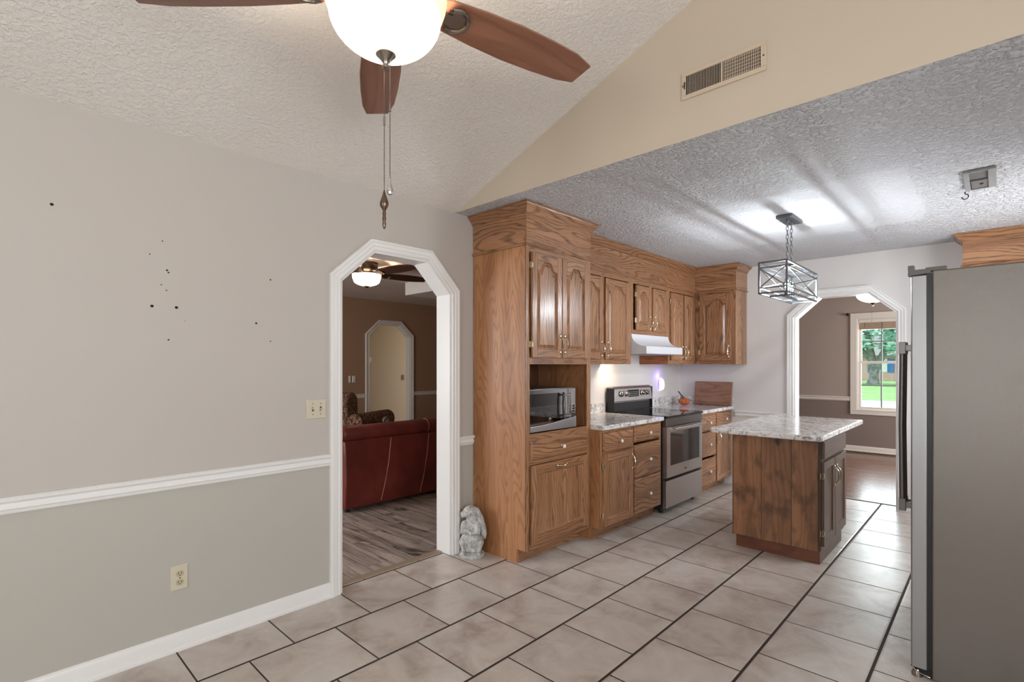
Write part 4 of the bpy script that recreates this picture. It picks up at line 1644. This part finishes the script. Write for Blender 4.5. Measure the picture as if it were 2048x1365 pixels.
lf = thing('ceiling_fan', 'bronze ceiling fan with dark blades in the living room beyond the left doorway', 'ceiling fan', (-2.2, 2.98, 0))
make_fan(lf, 2.350, 5, math.radians(8), 0.72, blade_dark, M_bowl2, M_bowl2, 2.468, 0.155, 0.125, M_bronze, hug=True, bl_w=0.075, ang=-0.28)
light('living_fan_bulb', 'POINT', (-2.2, 2.98, 2.27), 95, (1, 0.8, 0.6), radius=0.05)
ff = thing('ceiling_fan', 'ceiling fan with glowing bowl in the far room beyond the end doorway', 'ceiling fan', (1.72, 7.56, 0))
zr3, zf3 = make_fan(ff, 2.285, 5, math.radians(160), 0.62, blade_dark, M_bowl3, M_bowl3, CE - 0.002, 0.19, 0.165, M_nickel, hug=True, bl_w=0.06)
bead_chain(ff, -0.01, -0.01, zf3 - 0.04, 1.86)
light('far_fan_bulb', 'POINT', (1.72, 7.56, 2.22), 50, (1, 0.85, 0.68), radius=0.05)

# ------------------------------------------------------------------ vents and hook
vt = thing('air_vent', 'cream wall register with vertical louvres high on the header', 'vent', (1.898, YH, 2.700))
bm = BM()
VW, VH = 0.193, 0.0655
for a, b, c, e in ((-VW, VW, -VH, -VH + 0.020), (-VW, VW, VH - 0.020, VH), (-VW, -VW + 0.022, -VH + 0.02, VH - 0.02), (VW - 0.024, VW, -VH + 0.02, VH - 0.02), (-0.004, 0.004, -VH + 0.02, VH - 0.02)):
    box(bm, a, b, -0.009, -0.0005, c, e)
part('frame', bm, M_ventc, vt, bev=0.002)
bm = BM()
box(bm, -VW + 0.02, VW - 0.02, -0.0015, -0.0006, -VH + 0.015, VH - 0.015)
part('duct', bm, M_black, vt)
bm = BM()
for side, sg in ((-1, 1), (1, -1)):
    for k in range(21):
        xx = side * (0.010 + k * 0.0076)
        if side < 0:
            bar(bm, (xx, -0.0055, -VH + 0.018), (xx, -0.0055, VH - 0.018), 0.0048, 0.0012)
        else:
            bar(bm, (xx, -0.0055, -VH + 0.018), (xx, -0.0055, VH - 0.018), 0.0026, 0.0030)
    if side > 0:
        for k in range(6):
            zz = -VH + 0.028 + k * 0.0155
            bar(bm, (0.008, -0.0028, zz), (VW - 0.024, -0.0028, zz), 0.0016, 0.0016)
part('louver', bm, M_ventc, vt)
for sx in (-VW + 0.008, VW - 0.011):
    bm = BM()
    lathe(bm, [(0.004, 0.0), (0.0035, 0.002), (0, 0.0025)], seg=10, mat=Rk)
    part('screw', bm, M_bronze, vt, smooth=True, loc=(sx, -0.009, 0.0))
bm = BM()
box(bm, -VW + 0.016, -VW + 0.020, -0.016, -0.009, -0.016, 0.016)
part('lever', bm, M_bronze, vt)

cv = thing('ceiling_vent', 'grey square ceiling register near the hook', 'vent', (2.746, 4.035, CE))
bm = BM()
for a, b, c, e in ((-0.070, -0.045, -0.20, 0.20), (0.035, 0.070, -0.20, 0.20), (-0.045, 0.035, -0.20, -0.185), (-0.045, 0.035, 0.185, 0.20)):
    box(bm, a, b, c, e, -0.016, -0.001)
part('frame', bm, M_ventg, cv, bev=0.002)
bm = BM()
box(bm, -0.046, 0.036, -0.186, 0.01, -0.004, -0.002)
box(bm, -0.040, 0.036, 0.01, 0.186, -0.010, -0.008)
box(bm, -0.046, 0.036, 0.002, 0.010, -0.013, -0.003)
part('damper', bm, plain('vent_damper', (112, 110, 108), 0.5), cv)
bm = BM()
lathe(bm, [(0.008, -0.014), (0.008, -0.010)], (0.005, 0.09, 0), 10)
part('lever_knob', bm, M_black, cv)
bm = BM()
pts = [(0, 0, 0.0), (0, 0, -0.012)]
for k in range(12):
    a = PI / 2 - (k / 11) * PI * 1.5
    pts.append((0.0, 0, -0.030) if False else (0.016 * math.cos(a), 0, -0.030 + 0.016 * math.sin(a)))
tube(bm, pts, 0.0028, 8)
o = part('ceiling_hook', bm, M_black, None, smooth=True, loc=(2.672, 4.30, CE))
tag(o, 'small black hook screwed into the kitchen ceiling beside the register', 'hook')


# ------------------------------------------------------------------ wall plates
def plate(bm, w, h, t=0.006):
    """plate facing +x at origin"""
    c = 0.005
    A = [(0, -w, -h), (0, w, -h), (0, w, h), (0, -w, h)]
    B = [(t, -w + c, -h + c), (t, w - c, -h + c), (t, w - c, h - c), (t, -w + c, h - c)]
    a = [bm.verts.new(p) for p in A]
    b = [bm.verts.new(p) for p in B]
    for k in range(4):
        bm.faces.new((a[k], a[(k + 1) % 4], b[(k + 1) % 4], b[k]))
    bm.faces.new(a)
    bm.faces.new(b)


sw = thing('light_switch', 'ivory double toggle switch plate beside the left doorway', 'light switch', (0.0005, 1.352, 1.100))
bm = BM()
plate(bm, 0.057, 0.057)
part('cover_plate', bm, M_ivory, sw)
for k, (yy, up) in enumerate(((-0.023, 1), (0.023, -1))):
    bm = BM()
    box(bm, 0.0045, 0.0066, yy - 0.0055, yy + 0.0055, -0.013, 0.013)
    part('toggle_slot', bm, M_ivoryd, sw)
    bm = BM()
    bar(bm, (0.004, yy, 0.0), (0.017, yy, up * 0.009), 0.007, 0.010)
    part('toggle', bm, M_ivory, sw, bev=0.001)
    for zz in (-0.030, 0.030):
        bm = BM()
        lathe(bm, [(0.0032, 0.006), (0.0028, 0.0072), (0, 0.0074)], seg=8, mat=Matrix.Rotation(PI / 2, 4, 'Y'))
        part('screw', bm, M_ivoryd, sw, loc=(0, yy, zz))

ou = thing('wall_outlet', 'ivory duplex wall outlet low on the left wall', 'outlet', (0.0005, 0.679, 0.341))
bm = BM()
plate(bm, 0.036, 0.0585)
part('cover_plate', bm, M_ivory, ou)
for zz in (-0.0205, 0.0205):
    bm = BM()
    pts = []
    for k in range(20):
        a = 2 * PI * k / 20
        pts.append((0.0168 * math.cos(a), max(-0.0135, min(0.0135, 0.0168 * math.sin(a))) + zz))
    prism(bm, pts, 'X', 0.004, 0.0075)
    r = part('receptacle', bm, plain('ivory_receptacle', (186, 174, 144), 0.4), ou)
    bm = BM()
    for yy in (-0.0062, 0.0062):
        box(bm, 0.007, 0.0080, yy - 0.0013, yy + 0.0013, zz - 0.002, zz + 0.007)
    lathe(bm, [(0.0024, 0.007), (0.0024, 0.0080)], (0, 0, zz - 0.008), 8, mat=Matrix.Rotation(PI / 2, 4, 'Y'))
    part('slot', bm, M_black, r)
bm = BM()
lathe(bm, [(0.0034, 0.006), (0.003, 0.0078), (0, 0.008)], seg=8, mat=Matrix.Rotation(PI / 2, 4, 'Y'))
part('screw', bm, M_ivoryd, ou)


def small_switch(loc, label, m, w=0.035, h=0.057):
    t = thing('light_switch', label, 'light switch', loc)
    bm = BM()
    plate(bm, w, h)
    part('cover_plate', bm, m, t)
    bm = BM()
    bar(bm, (0.004, 0, 0), (0.016, 0, 0.008), 0.007, 0.010)
    part('toggle', bm, m, t)
    return t


small_switch((XF + 0.0005, 4.372, 1.115), 'pale switch plate on the brown living room wall', M_trimf, 0.03, 0.055)
small_switch((XF + 0.0005, 4.300, 1.115), 'pale narrow switch plate on the brown wall, nearer the door frame edge', M_trimf, 0.02, 0.055)
small_switch((-6.1995, 6.20, 1.09), 'bronze switch plate on the cream hall wall', M_bronze, 0.035, 0.057)
th = thing('thermostat', 'small square thermostat on the cream hall wall', 'thermostat', (-6.1995, 5.38, 1.46))
bm = BM()
box(bm, 0, 0.03, -0.06, 0.06, -0.045, 0.045)
part('housing', bm, M_trimf, th, bev=0.004)
bm = BM()
box(bm, 0.0302, 0.032, -0.05, 0.005, -0.035, 0.035)
part('display', bm, M_ivoryd, th)
fo = thing('wall_outlet', 'dark outlet plate on the taupe far room wall under the window edge', 'outlet', (1.99, YW - 0.0005, 0.33), -R90)
bm = BM()
plate(bm, 0.035, 0.057)
part('cover_plate', bm, plain('brown_plate', (92, 78, 70), 0.5), fo)

# night light plugged in above the corner counter
nl = thing('night_light', 'white plug in night light glowing violet above the corner counter', 'night light', (0.0, 5.44, 1.12))
bm = BM()
plate(bm, 0.036, 0.058)
part('cover_plate', bm, M_trim, nl, loc=(0.0005, 0, -0.02))
bm = BM()
pr = [(0.006, -0.055), (0.020, -0.060), (0.042, -0.046), (0.050, -0.010), (0.048, 0.030), (0.036, 0.062), (0.018, 0.080), (0.006, 0.080)]
prism(bm, pr, 'Y', -0.030, 0.030)
for v in bm.verts:
    pass
part('lens', bm, M_nlight, nl, bev=0.006, seg=3)
bm = BM()
box(bm, 0.004, 0.014, -0.034, -0.031, -0.045, 0.070)
box(bm, 0.004, 0.014, -0.028, 0.028, 0.081, 0.084)
part('glow_strip', bm, M_purple, nl, label='violet glowing edge')

light('night_light_glow', 'POINT', (0.030, 5.395, 1.225), 0.45, (0.22, 0.12, 1.0), radius=0.008)
# ------------------------------------------------------------------ pumpkin and cutting board
CT = 0.8855
pk = thing('pumpkin', 'small orange pumpkin with a long stem on the corner counter', 'pumpkin', (0.175, 5.70, CT))
bm = BM()
rings = []
NS, NR = 48, 14
for i in range(NR + 1):
    t = i / NR
    ph = -PI / 2 + PI * t
    ring = []
    for k in range(NS):
        a = 2 * PI * k / NS
        rib = 1 - 0.10 * abs(math.sin(a * 4.5)) ** 0.0 * (1 - abs(math.cos(a * 4.5)) ** 0.6)
        rr = 0.062 * max(math.cos(ph), 0.02) ** 0.75 * rib
        zz = 0.042 + 0.042 * math.sin(ph) - 0.012 * math.exp(-(rr / 0.02) ** 2) * (1 if t > 0.5 else -1)
        ring.append(bm.verts.new((rr * math.cos(a), rr * math.sin(a), max(zz, 0.0))))
    rings.append(ring)
for r0, r1 in zip(rings, rings[1:]):
    for k in range(NS):
        bm.faces.new((r0[k], r0[(k + 1) % NS], r1[(k + 1) % NS], r1[k]))
bm.faces.new(rings[0])
bm.faces.new(rings[-1])
part('flesh', bm, M_pump, pk, smooth=True, ang=80)
bm = BM()
tube(bm, [(0, 0, 0.066), (-0.006, -0.005, 0.090), (-0.028, -0.026, 0.122), (-0.052, -0.042, 0.158)], [0.012, 0.007, 0.006, 0.007], 8)
part('stem', bm, M_stem, pk, smooth=True)
bm = BM()
for dx, dy in ((-0.03, 0.01), (-0.02, -0.03)):
    bmesh.ops.create_circle(bm, cap_ends=True, segments=7, radius=0.018, matrix=Matrix.Translation((dx, dy, 0.083)) @ Matrix.Rotation(0.5, 4, 'Y'))
part('leaf', bm, plain('pumpkin_leaf', (58, 100, 84), 0.7), pk)
bm = BM()
box(bm, -0.215, 0.215, -0.011, 0.011, 0, 0.272)
o = part('cutting_board', bm, board_wood, None, bev=0.004, loc=(0.425, 5.894, CT + 0.0015), rot=(math.radians(-9), 0, 0))
tag(o, 'dark wooden cutting board leaning against the end wall on the counter', 'cutting board')

# ------------------------------------------------------------------ stone rabbit
rb = thing('rabbit_statue', 'grey stone rabbit statue standing by the left door casing', 'statue', (0.120, 2.435, 0), math.radians(0))
bm = BM()
# rabbit faces image-left / camera; frame: f = forward (towards -y), built in local coords with x right of the viewer
lathe(bm, [(0.0, 0.0), (0.085, 0.0), (0.090, 0.010), (0.086, 0.026), (0.070, 0.034), (0.0, 0.036)], seg=28)
part('base', bm, M_stone, rb, smooth=True)
bm = BM()
ball(bm, (0.0, 0.005, 0.125), 0.068, (1.0, 0.92, 1.20))          # belly
ball(bm, (0.0, 0.002, 0.205), 0.062, (1.0, 0.92, 1.15))           # chest
ball(bm, (0.002, 0.002, 0.268), 0.043, (1.0, 0.95, 1.0))            # neck
ball(bm, (-0.010, -0.006, 0.315), 0.046, (1.12, 0.98, 0.92))      # head
ball(bm, (-0.044, -0.024, 0.302), 0.030, (1.1, 0.92, 0.85))       # muzzle
ball(bm, (-0.056, -0.030, 0.290), 0.017, (1, 1.2, 0.8))           # chin
ball(bm, (-0.066, -0.036, 0.306), 0.010)                          # nose
ball(bm, (-0.024, -0.044, 0.326), 0.012)                          # brow and cheek
ball(bm, (-0.040, 0.008, 0.326), 0.012)
# fore legs folded over the chest
capsule(bm, (-0.046, -0.030, 0.232), (-0.058, -0.044, 0.182), 0.026, 0.020)
capsule(bm, (-0.058, -0.044, 0.182), (-0.014, -0.068, 0.196), 0.019, 0.014)
capsule(bm, (0.044, -0.030, 0.232), (0.050, -0.052, 0.186), 0.026, 0.020)
capsule(bm, (0.050, -0.052, 0.186), (0.004, -0.070, 0.180), 0.019, 0.014)
# hind legs: knee high, shank down to the foot
capsule(bm, (-0.048, 0.005, 0.125), (-0.062, -0.035, 0.105), 0.030, 0.024)
capsule(bm, (-0.062, -0.035, 0.105), (-0.050, -0.040, 0.048), 0.022, 0.014)
capsule(bm, (-0.050, -0.040, 0.044), (-0.052, -0.076, 0.040), 0.013, 0.012)
capsule(bm, (0.052, 0.008, 0.125), (0.066, -0.028, 0.105), 0.030, 0.024)
capsule(bm, (0.066, -0.028, 0.105), (0.056, -0.036, 0.048), 0.022, 0.014)
capsule(bm, (0.056, -0.036, 0.044), (0.060, -0.074, 0.040), 0.013, 0.012)
for fx_, fy in ((-0.052, -0.078), (0.060, -0.076)):
    for k in (-1, 0, 1):
        capsule(bm, (fx_ + k * 0.009, fy, 0.038), (fx_ + k * 0.011, fy - 0.012, 0.037), 0.006, 0.004, 8)
ball(bm, (0.02, 0.060, 0.07), 0.026)                              # tail
ball(bm, (0.0, 0.0, 0.05), 0.055, (1.1, 1.0, 0.5))
o = part('body', bm, M_stone, rb, smooth=True, ang=180)
md_ = o.modifiers.new('remesh', 'REMESH')
md_.mode = 'VOXEL'
md_.voxel_size = 0.0035
md_.use_smooth_shade = True
sm_ = o.modifiers.new('smooth', 'SMOOTH')
sm_.iterations = 3
sm_.factor = 0.5
for s, ex in ((0, 0.0), (1, 0.012)):
    bm = BM()
    path = [(0.008 + ex * 0.5, 0.016 - 0.024 * s, 0.336), (0.026 + ex, 0.022 - 0.030 * s, 0.325), (0.046 + ex, 0.026 - 0.034 * s, 0.280), (0.064 + ex, 0.026 - 0.036 * s, 0.220), (0.076 + ex, 0.024 - 0.036 * s, 0.165), (0.082 + ex, 0.022 - 0.036 * s, 0.130)]
    tube(bm, path, [0.013, 0.019, 0.023, 0.024, 0.021, 0.009], 12)
    part('ear', bm, M_stone, rb, smooth=True, ang=80)
rb.rotation_euler = (0, 0, math.radians(38))

# ------------------------------------------------------------------ living room furniture
so = thing('sofa', 'red leather sofa with rolled back seen through the left doorway', 'sofa', (-1.455, 2.30, 0))
SLn = 2.15
bm = BM()   # back panel, slightly bowed, faces +x
N = 12
prof = [(0.0, 0.035), (0.012, 0.30), (0.0, 0.50), (-0.015, 0.655), (-0.10, 0.665), (-0.20, 0.60), (-0.22, 0.035)]
prism(bm, [(a, b) for a, b in prof], 'Y', 0.02, SLn - 0.02)
part('back_panel', bm, M_leather, so, bev=0.012, seg=3, smooth=True)
bm = BM()
Rx = Matrix.Rotation(-PI / 2, 4, 'X')
lathe(bm, [(0.0, 0.0), (0.045, 0.0), (0.066, 0.008), (0.074, 0.03), (0.074, SLn - 0.03), (0.066, SLn - 0.008), (0.045, SLn), (0.0, SLn)], (-0.068, 0, 0.716), 28, mat=Rx)
part('rolled_top', bm, M_leather, so, smooth=True, ang=50)
bm = BM()
for yy in (0.50, 0.955, 1.45, 1.90):
    tube(bm, [(0.002 + 0.0, yy - 0.13 + 0.13 * (1 - 0), 0.645), (0.010, yy - 0.03, 0.42), (0.008, yy - 0.07, 0.22), (0.002, yy - 0.11, 0.06)], 0.005, 6)
part('back_seam', bm, M_piping, so, smooth=True, label='pale welt seam')
bm = BM()
for yy in (0.955, 1.90):
    pts = []
    for k in range(15):
        a = -0.9 + 3.4 * k / 14
        pts.append((-0.068 + 0.075 * math.cos(a), yy, 0.716 + 0.075 * math.sin(a)))
    tube(bm, pts, 0.004, 6)
part('roll_seam', bm, M_piping, so, smooth=True)
bm = BM()
for yy in (-0.001, SLn + 0.001):
    pts = [(-0.068 + 0.060 * math.cos(a), yy, 0.716 + 0.060 * math.sin(a)) for a in [2 * PI * k / 24 for k in range(24)]]
    tube(bm, pts, 0.005, 6, closed=True)
part('roll_welt', bm, M_piping, so, smooth=True)
bm = BM()
box(bm, -0.95, -0.22, 0.0, SLn, 0.10, 0.42)
part('seat_base', bm, M_leather, so, bev=0.03, seg=3, smooth=True)
for k in range(3):
    bm = BM()
    box(bm, -0.97, -0.24, 0.22 + k * 0.57, 0.78 + k * 0.57, 0.42, 0.52)
    part('seat_cushion', bm, M_leather, so, bev=0.035, seg=4, smooth=True)
    bm = BM()
    box(bm, -0.42, -0.205, 0.22 + k * 0.57, 0.78 + k * 0.57, 0.52, 0.735)
    part('back_cushion', bm, M_leather, so, bev=0.05, seg=4, smooth=True)
for yy in (0.02, SLn - 0.22):
    bm = BM()
    box(bm, -0.95, -0.18, yy, yy + 0.20, 0.10, 0.56)
    lathe(bm, [(0.0, 0), (0.10, 0.0), (0.11, 0.02), (0.11, 0.76), (0.10, 0.78), (0.0, 0.78)], (-0.96, yy + 0.10, 0.56), 20, mat=Matrix.Rotation(PI / 2, 4, 'Y'))
    part('arm', bm, M_leather, so, bev=0.02, seg=3, smooth=True)
for xx in (-0.88, -0.06):
    for yy in (0.07, SLn - 0.07):
        bm = BM()
        lathe(bm, [(0.022, 0), (0.030, 0.05), (0.034, 0.105)], (xx, yy, 0), 12)
        part('foot', bm, M_black, so, smooth=True)
bm = BM()
box(bm, -0.80, -0.035, 0.05, SLn - 0.05, 0.03, 0.10)
part('underside', bm, M_black, so)

ac = thing('armchair', 'brown floral armchair behind the red sofa', 'armchair', (-3.45, 3.36, 0), math.radians(25))
bm = BM()
box(bm, -0.40, 0.40, -0.40, 0.40, 0.10, 0.42)
part('seat_base', bm, M_floral, ac, bev=0.03, seg=3, smooth=True)
bm = BM()
prism(bm, [(-0.33, 0.30), (-0.36, 0.90), (-0.28, 1.0), (-0.16, 1.01), (-0.10, 0.94), (-0.08, 0.42), (-0.10, 0.30)], 'X', -0.33, 0.33)
for v in bm.verts:
    v.co.y, v.co.z = v.co.y, v.co.z
part('backrest', bm, M_floral, ac, bev=0.05, seg=4, smooth=True)
for s in (-1, 1):
    bm = BM()
    box(bm, s * 0.40 - 0.075, s * 0.40 + 0.075, -0.32, 0.42, 0.12, 0.60)
    lathe(bm, [(0.0, 0), (0.10, 0.0), (0.115, 0.02), (0.115, 0.76), (0.10, 0.78), (0.0, 0.78)], (s * 0.42, -0.34, 0.63), 20, mat=Rx)
    part('arm', bm, M_floral, ac, bev=0.03, seg=3, smooth=True)
bm = BM()
box(bm, -0.32, 0.32, -0.12, 0.42, 0.42, 0.54)
part('seat_cushion', bm, M_floral, ac, bev=0.04, seg=4, smooth=True)
for a in (-0.34, 0.34):
    for b in (-0.34, 0.34):
        bm = BM()
        lathe(bm, [(0.02, 0), (0.03, 0.11)], (a, b, 0), 10)
        part('leg', bm, M_black, ac)
bo = thing('bolster_pillow', 'dark swirl patterned bolster peeking over the red sofa back', 'pillow', (-1.74, 2.95, 0.737), math.radians(-20))
bm = BM()
lathe(bm, [(0.0, -0.003), (0.02, 0.0), (0.034, 0.012), (0.038, 0.03), (0.036, 0.10), (0.02, 0.13), (0.0, 0.135)], (0, 0, 0.038), 20, mat=Matrix.Rotation(-PI / 2, 4, 'Y'))
part('cover', bm, M_floral2, bo, smooth=True)
bm = BM()
pts = [(0.0, 0.034 * math.cos(a), 0.038 + 0.034 * math.sin(a)) for a in [2 * PI * k / 20 for k in range(20)]]
tube(bm, pts, 0.005, 6, closed=True)
part('piping', bm, M_black, bo, smooth=True)

# ------------------------------------------------------------------ far room window
bm = BM()
WX0, WX1, WZ0, WZ1 = 1.250, 2.105, 0.660, 2.060
wp = [(0.0, 0.0), (0.0, 0.012), (0.012, 0.018), (0.060, 0.018), (0.072, 0.024), (0.088, 0.022), (0.088, 0.0)]
for p, q, r, s in ((WX0 - .088, WX0, WZ0 - .07, WZ1 + .088), (WX1, WX1 + .088, WZ0 - .07, WZ1 + .088), (WX0, WX1, WZ1, WZ1 + .088), (WX0, WX1, WZ0 - .07, WZ0 - 0.004)):
    box(bm, p, q, YW - 0.020, YW - 0.0005, r, s)
box(bm, WX0 - 0.09, WX1 + 0.09, YW - 0.028, YW - 0.0005, WZ0 - 0.012, WZ0)
for p, q, r, s in ((WX0, WX0 + .012, WZ0, WZ1), (WX1 - .012, WX1, WZ0, WZ1), (WX0 + .012, WX1 - .012, WZ1 - .012, WZ1), (WX0 + .012, WX1 - .012, WZ0, WZ0 + .012)):
    box(bm, p, q, YW + 0.0, YW + 0.13, r, s)
win = struct('window_3', bm, M_trimf, bev=0.002)
ZM = 1.385
for nm, y0, z0, z1, cols in (('upper_sash', YW + 0.065, ZM - 0.01, WZ1 - 0.014, 3), ('lower_sash', YW + 0.030, WZ0 + 0.014, ZM + 0.02, 3)):
    bm = BM()
    a0, a1 = WX0 + 0.014, WX1 - 0.014
    for p, q, r, s in ((a0, a0 + .034, z0, z1), (a1 - .034, a1, z0, z1), (a0 + .034, a1 - .034, z0, z0 + .035), (a0 + .034, a1 - .034, z1 - .032, z1)):
        box(bm, p, q, y0, y0 + 0.03, r, s)
    sash = part(nm, bm, M_trimf, win, bev=0.002)
    bm = BM()
    wsp = (a1 - a0 - .068)
    for k in range(1, cols):
        xx = a0 + .034 + wsp * k / cols
        box(bm, xx - .009, xx + .009, y0 + .006, y0 + .022, z0 + .035, z1 - .032)
    zz = (z0 + z1) / 2
    box(bm, a0 + .034, a1 - .034, y0 + .007, y0 + .021, zz - .009, zz + .009)
    part('muntin', bm, plain('muntin_paint', (120, 128, 126), 0.5), sash)
    bm = BM()
    box(bm, a0 + .034, a1 - .034, y0 + .013, y0 + .016, z0 + .035, z1 - .032)
    part('pane', bm, M_glass, sash)
bl_ = thing('window_blind', 'tan slatted blind pulled up at the top of the far room window', 'blind', (1.678, YW + 0.012, 0))
bm = BM()
box(bm, -0.405, 0.405, -0.012, 0.016, 2.000, 2.046)
part('headrail', bm, M_trimf, bl_, bev=0.002)
bm = BM()
for k in range(8):
    box(bm, -0.40, 0.40, -0.010, 0.014, 1.894 + k * 0.0132, 1.9068 + k * 0.0132)
part('slat', bm, M_blind, bl_, label='stacked tan slats')
bm = BM()
for xx in (-0.33, -0.11):
    tube(bm, [(xx, -0.013, 2.0), (xx, -0.013, 1.93 if xx < -0.2 else 1.84)], 0.0016, 6)
lathe(bm, [(0.0, 1.845), (0.010, 1.838), (0.012, 1.825), (0.0, 1.818)], (-0.11, -0.013, 0), 10)
part('cord', bm, M_ivoryd, bl_)
o_bm = BM()
ball(o_bm, (0, 0, 0), 0.022, (1, 1, 1), 12)
tube(o_bm, [(0, 0, 0), (0, 0.030, 0)], 0.008, 8)
o = part('curtain_bracket', o_bm, M_black, None, smooth=True, loc=(1.128, YW - 0.032, 2.135))
tag(o, 'small black curtain rod knob beside the far room window', 'curtain bracket')

# ------------------------------------------------------------------ outside
GZ = -0.45
bm = BM()
box(bm, -80, 70, YW + 0.14, 120, GZ - 0.2, GZ)
struct('ground_lawn', bm, M_grass)
bm = BM()
box(bm, -80, 70, 21.5, 31.0, GZ, GZ + 0.02)
struct('road', bm, M_road)


def leaf_cloud(bm, cx, cy, cz, rx, ry, rz, n, size):
    for _ in range(n):
        while True:
            p = Vector((random.uniform(-1, 1), random.uniform(-1, 1), random.uniform(-1, 1)))
            if 0.25 < p.length < 1:
                break
        c = Vector((cx + p.x * rx, cy + p.y * ry, cz + p.z * rz))
        R_ = Matrix.Rotation(random.uniform(0, 6.28), 3, 'Z') @ Matrix.Rotation(random.uniform(-1.2, 1.2), 3, 'X')
        s = size * random.uniform(0.6, 1.3)
        vs = [bm.verts.new(c + R_ @ Vector(q)) for q in ((-s, 0, 0), (0, -s * 0.5, s * 0.15), (s, 0, 0), (0, s * 0.5, s * 0.15))]
        bm.faces.new(vs)


tr = thing('tree', 'large leafy tree with grey trunk on the lawn outside the far window', 'tree', (-5.6, 58.0, GZ))
bm = BM()
tube(bm, [(0, 0, 0), (0.05, 0, 0.6), (0.0, 0, 1.5), (-0.15, 0, 2.6), (-0.5, 0, 5.0)], [0.56, 0.38, 0.36, 0.34, 0.22], 12)
tube(bm, [(0.05, 0, 1.0), (0.35, 0, 1.8), (0.8, 0.2, 3.0), (1.6, 0.3, 5.5)], [0.36, 0.32, 0.28, 0.15], 10)
tube(bm, [(-0.1, 0, 2.2), (-1.2, 0.2, 3.6), (-2.6, 0.2, 5.0)], [0.24, 0.2, 0.1], 8)
part('trunk', bm, M_bark, tr, smooth=True, ang=80)
bm = BM()
for dx, dy, dz, r, n in ((0, 0, 5.6, 4.2, 1500), (-4, 1, 4.2, 3.2, 1000), (4.2, 0, 4.6, 3.4, 1100), (-7, 1, 3.6, 2.6, 700), (7, 1.5, 3.8, 2.8, 800), (-1.8, -2, 3.4, 1.8, 380), (2.6, -2, 3.2, 1.7, 380), (0.5, -1.5, 8, 3.5, 700)):
    leaf_cloud(bm, dx * 1.2, dy, dz * 1.12, r * 1.25, r * 0.9, r * 0.75, n, 0.34)
part('foliage', bm, M_leaf, tr)
hs = thing('brick_house', 'pink brick house across the lawn outside the far window', 'house', (-6.0, 72.0, GZ))
bm = BM()
box(bm, -14, 12, 0, 9, 0, 3.0)
part('wall', bm, M_brick, hs)
bm = BM()
prism(bm, [(-0.8, 2.9), (4.5, 5.6), (9.8, 2.9)], 'X', -14.8, 12.8)
part('roof', bm, M_roof, hs)
for xx in (-9, -4.4, -0.9, 5.0):
    bm = BM()
    box(bm, xx - 0.6, xx + 0.6, -0.06, 0, 1.0, 2.5)
    wn_ = part('window', bm, M_white, hs)
    bm = BM()
    box(bm, xx + 0.65, xx + 1.25, -0.08, 0, 0.95, 2.55)
    box(bm, xx - 1.25, xx - 0.65, -0.08, 0, 0.95, 2.55)
    part('shutter', bm, M_blue, wn_)
for k, (xx, yy, s, lab) in enumerate(((-12.5, 69.6, 1.1, 'round green bush at the left end of the brick house'), (-3.6, 69.8, 1.2, 'round green bush in front of the brick house right of the tree'), (-1.0, 69.8, 1.0, 'small green bush at the right of the brick house front'))):
    b_ = thing('bush', lab, 'bush', (xx, yy, GZ))
    bm = BM()
    leaf_cloud(bm, 0, 0, s * 0.7, s, s * 0.8, s * 0.7, 420, 0.2)
    part('foliage', bm, M_bush, b_)
    bm = BM()
    tube(bm, [(0, 0, 0), (0, 0, s * 0.8)], 0.06, 6)
    part('stem', bm, M_bark, b_)
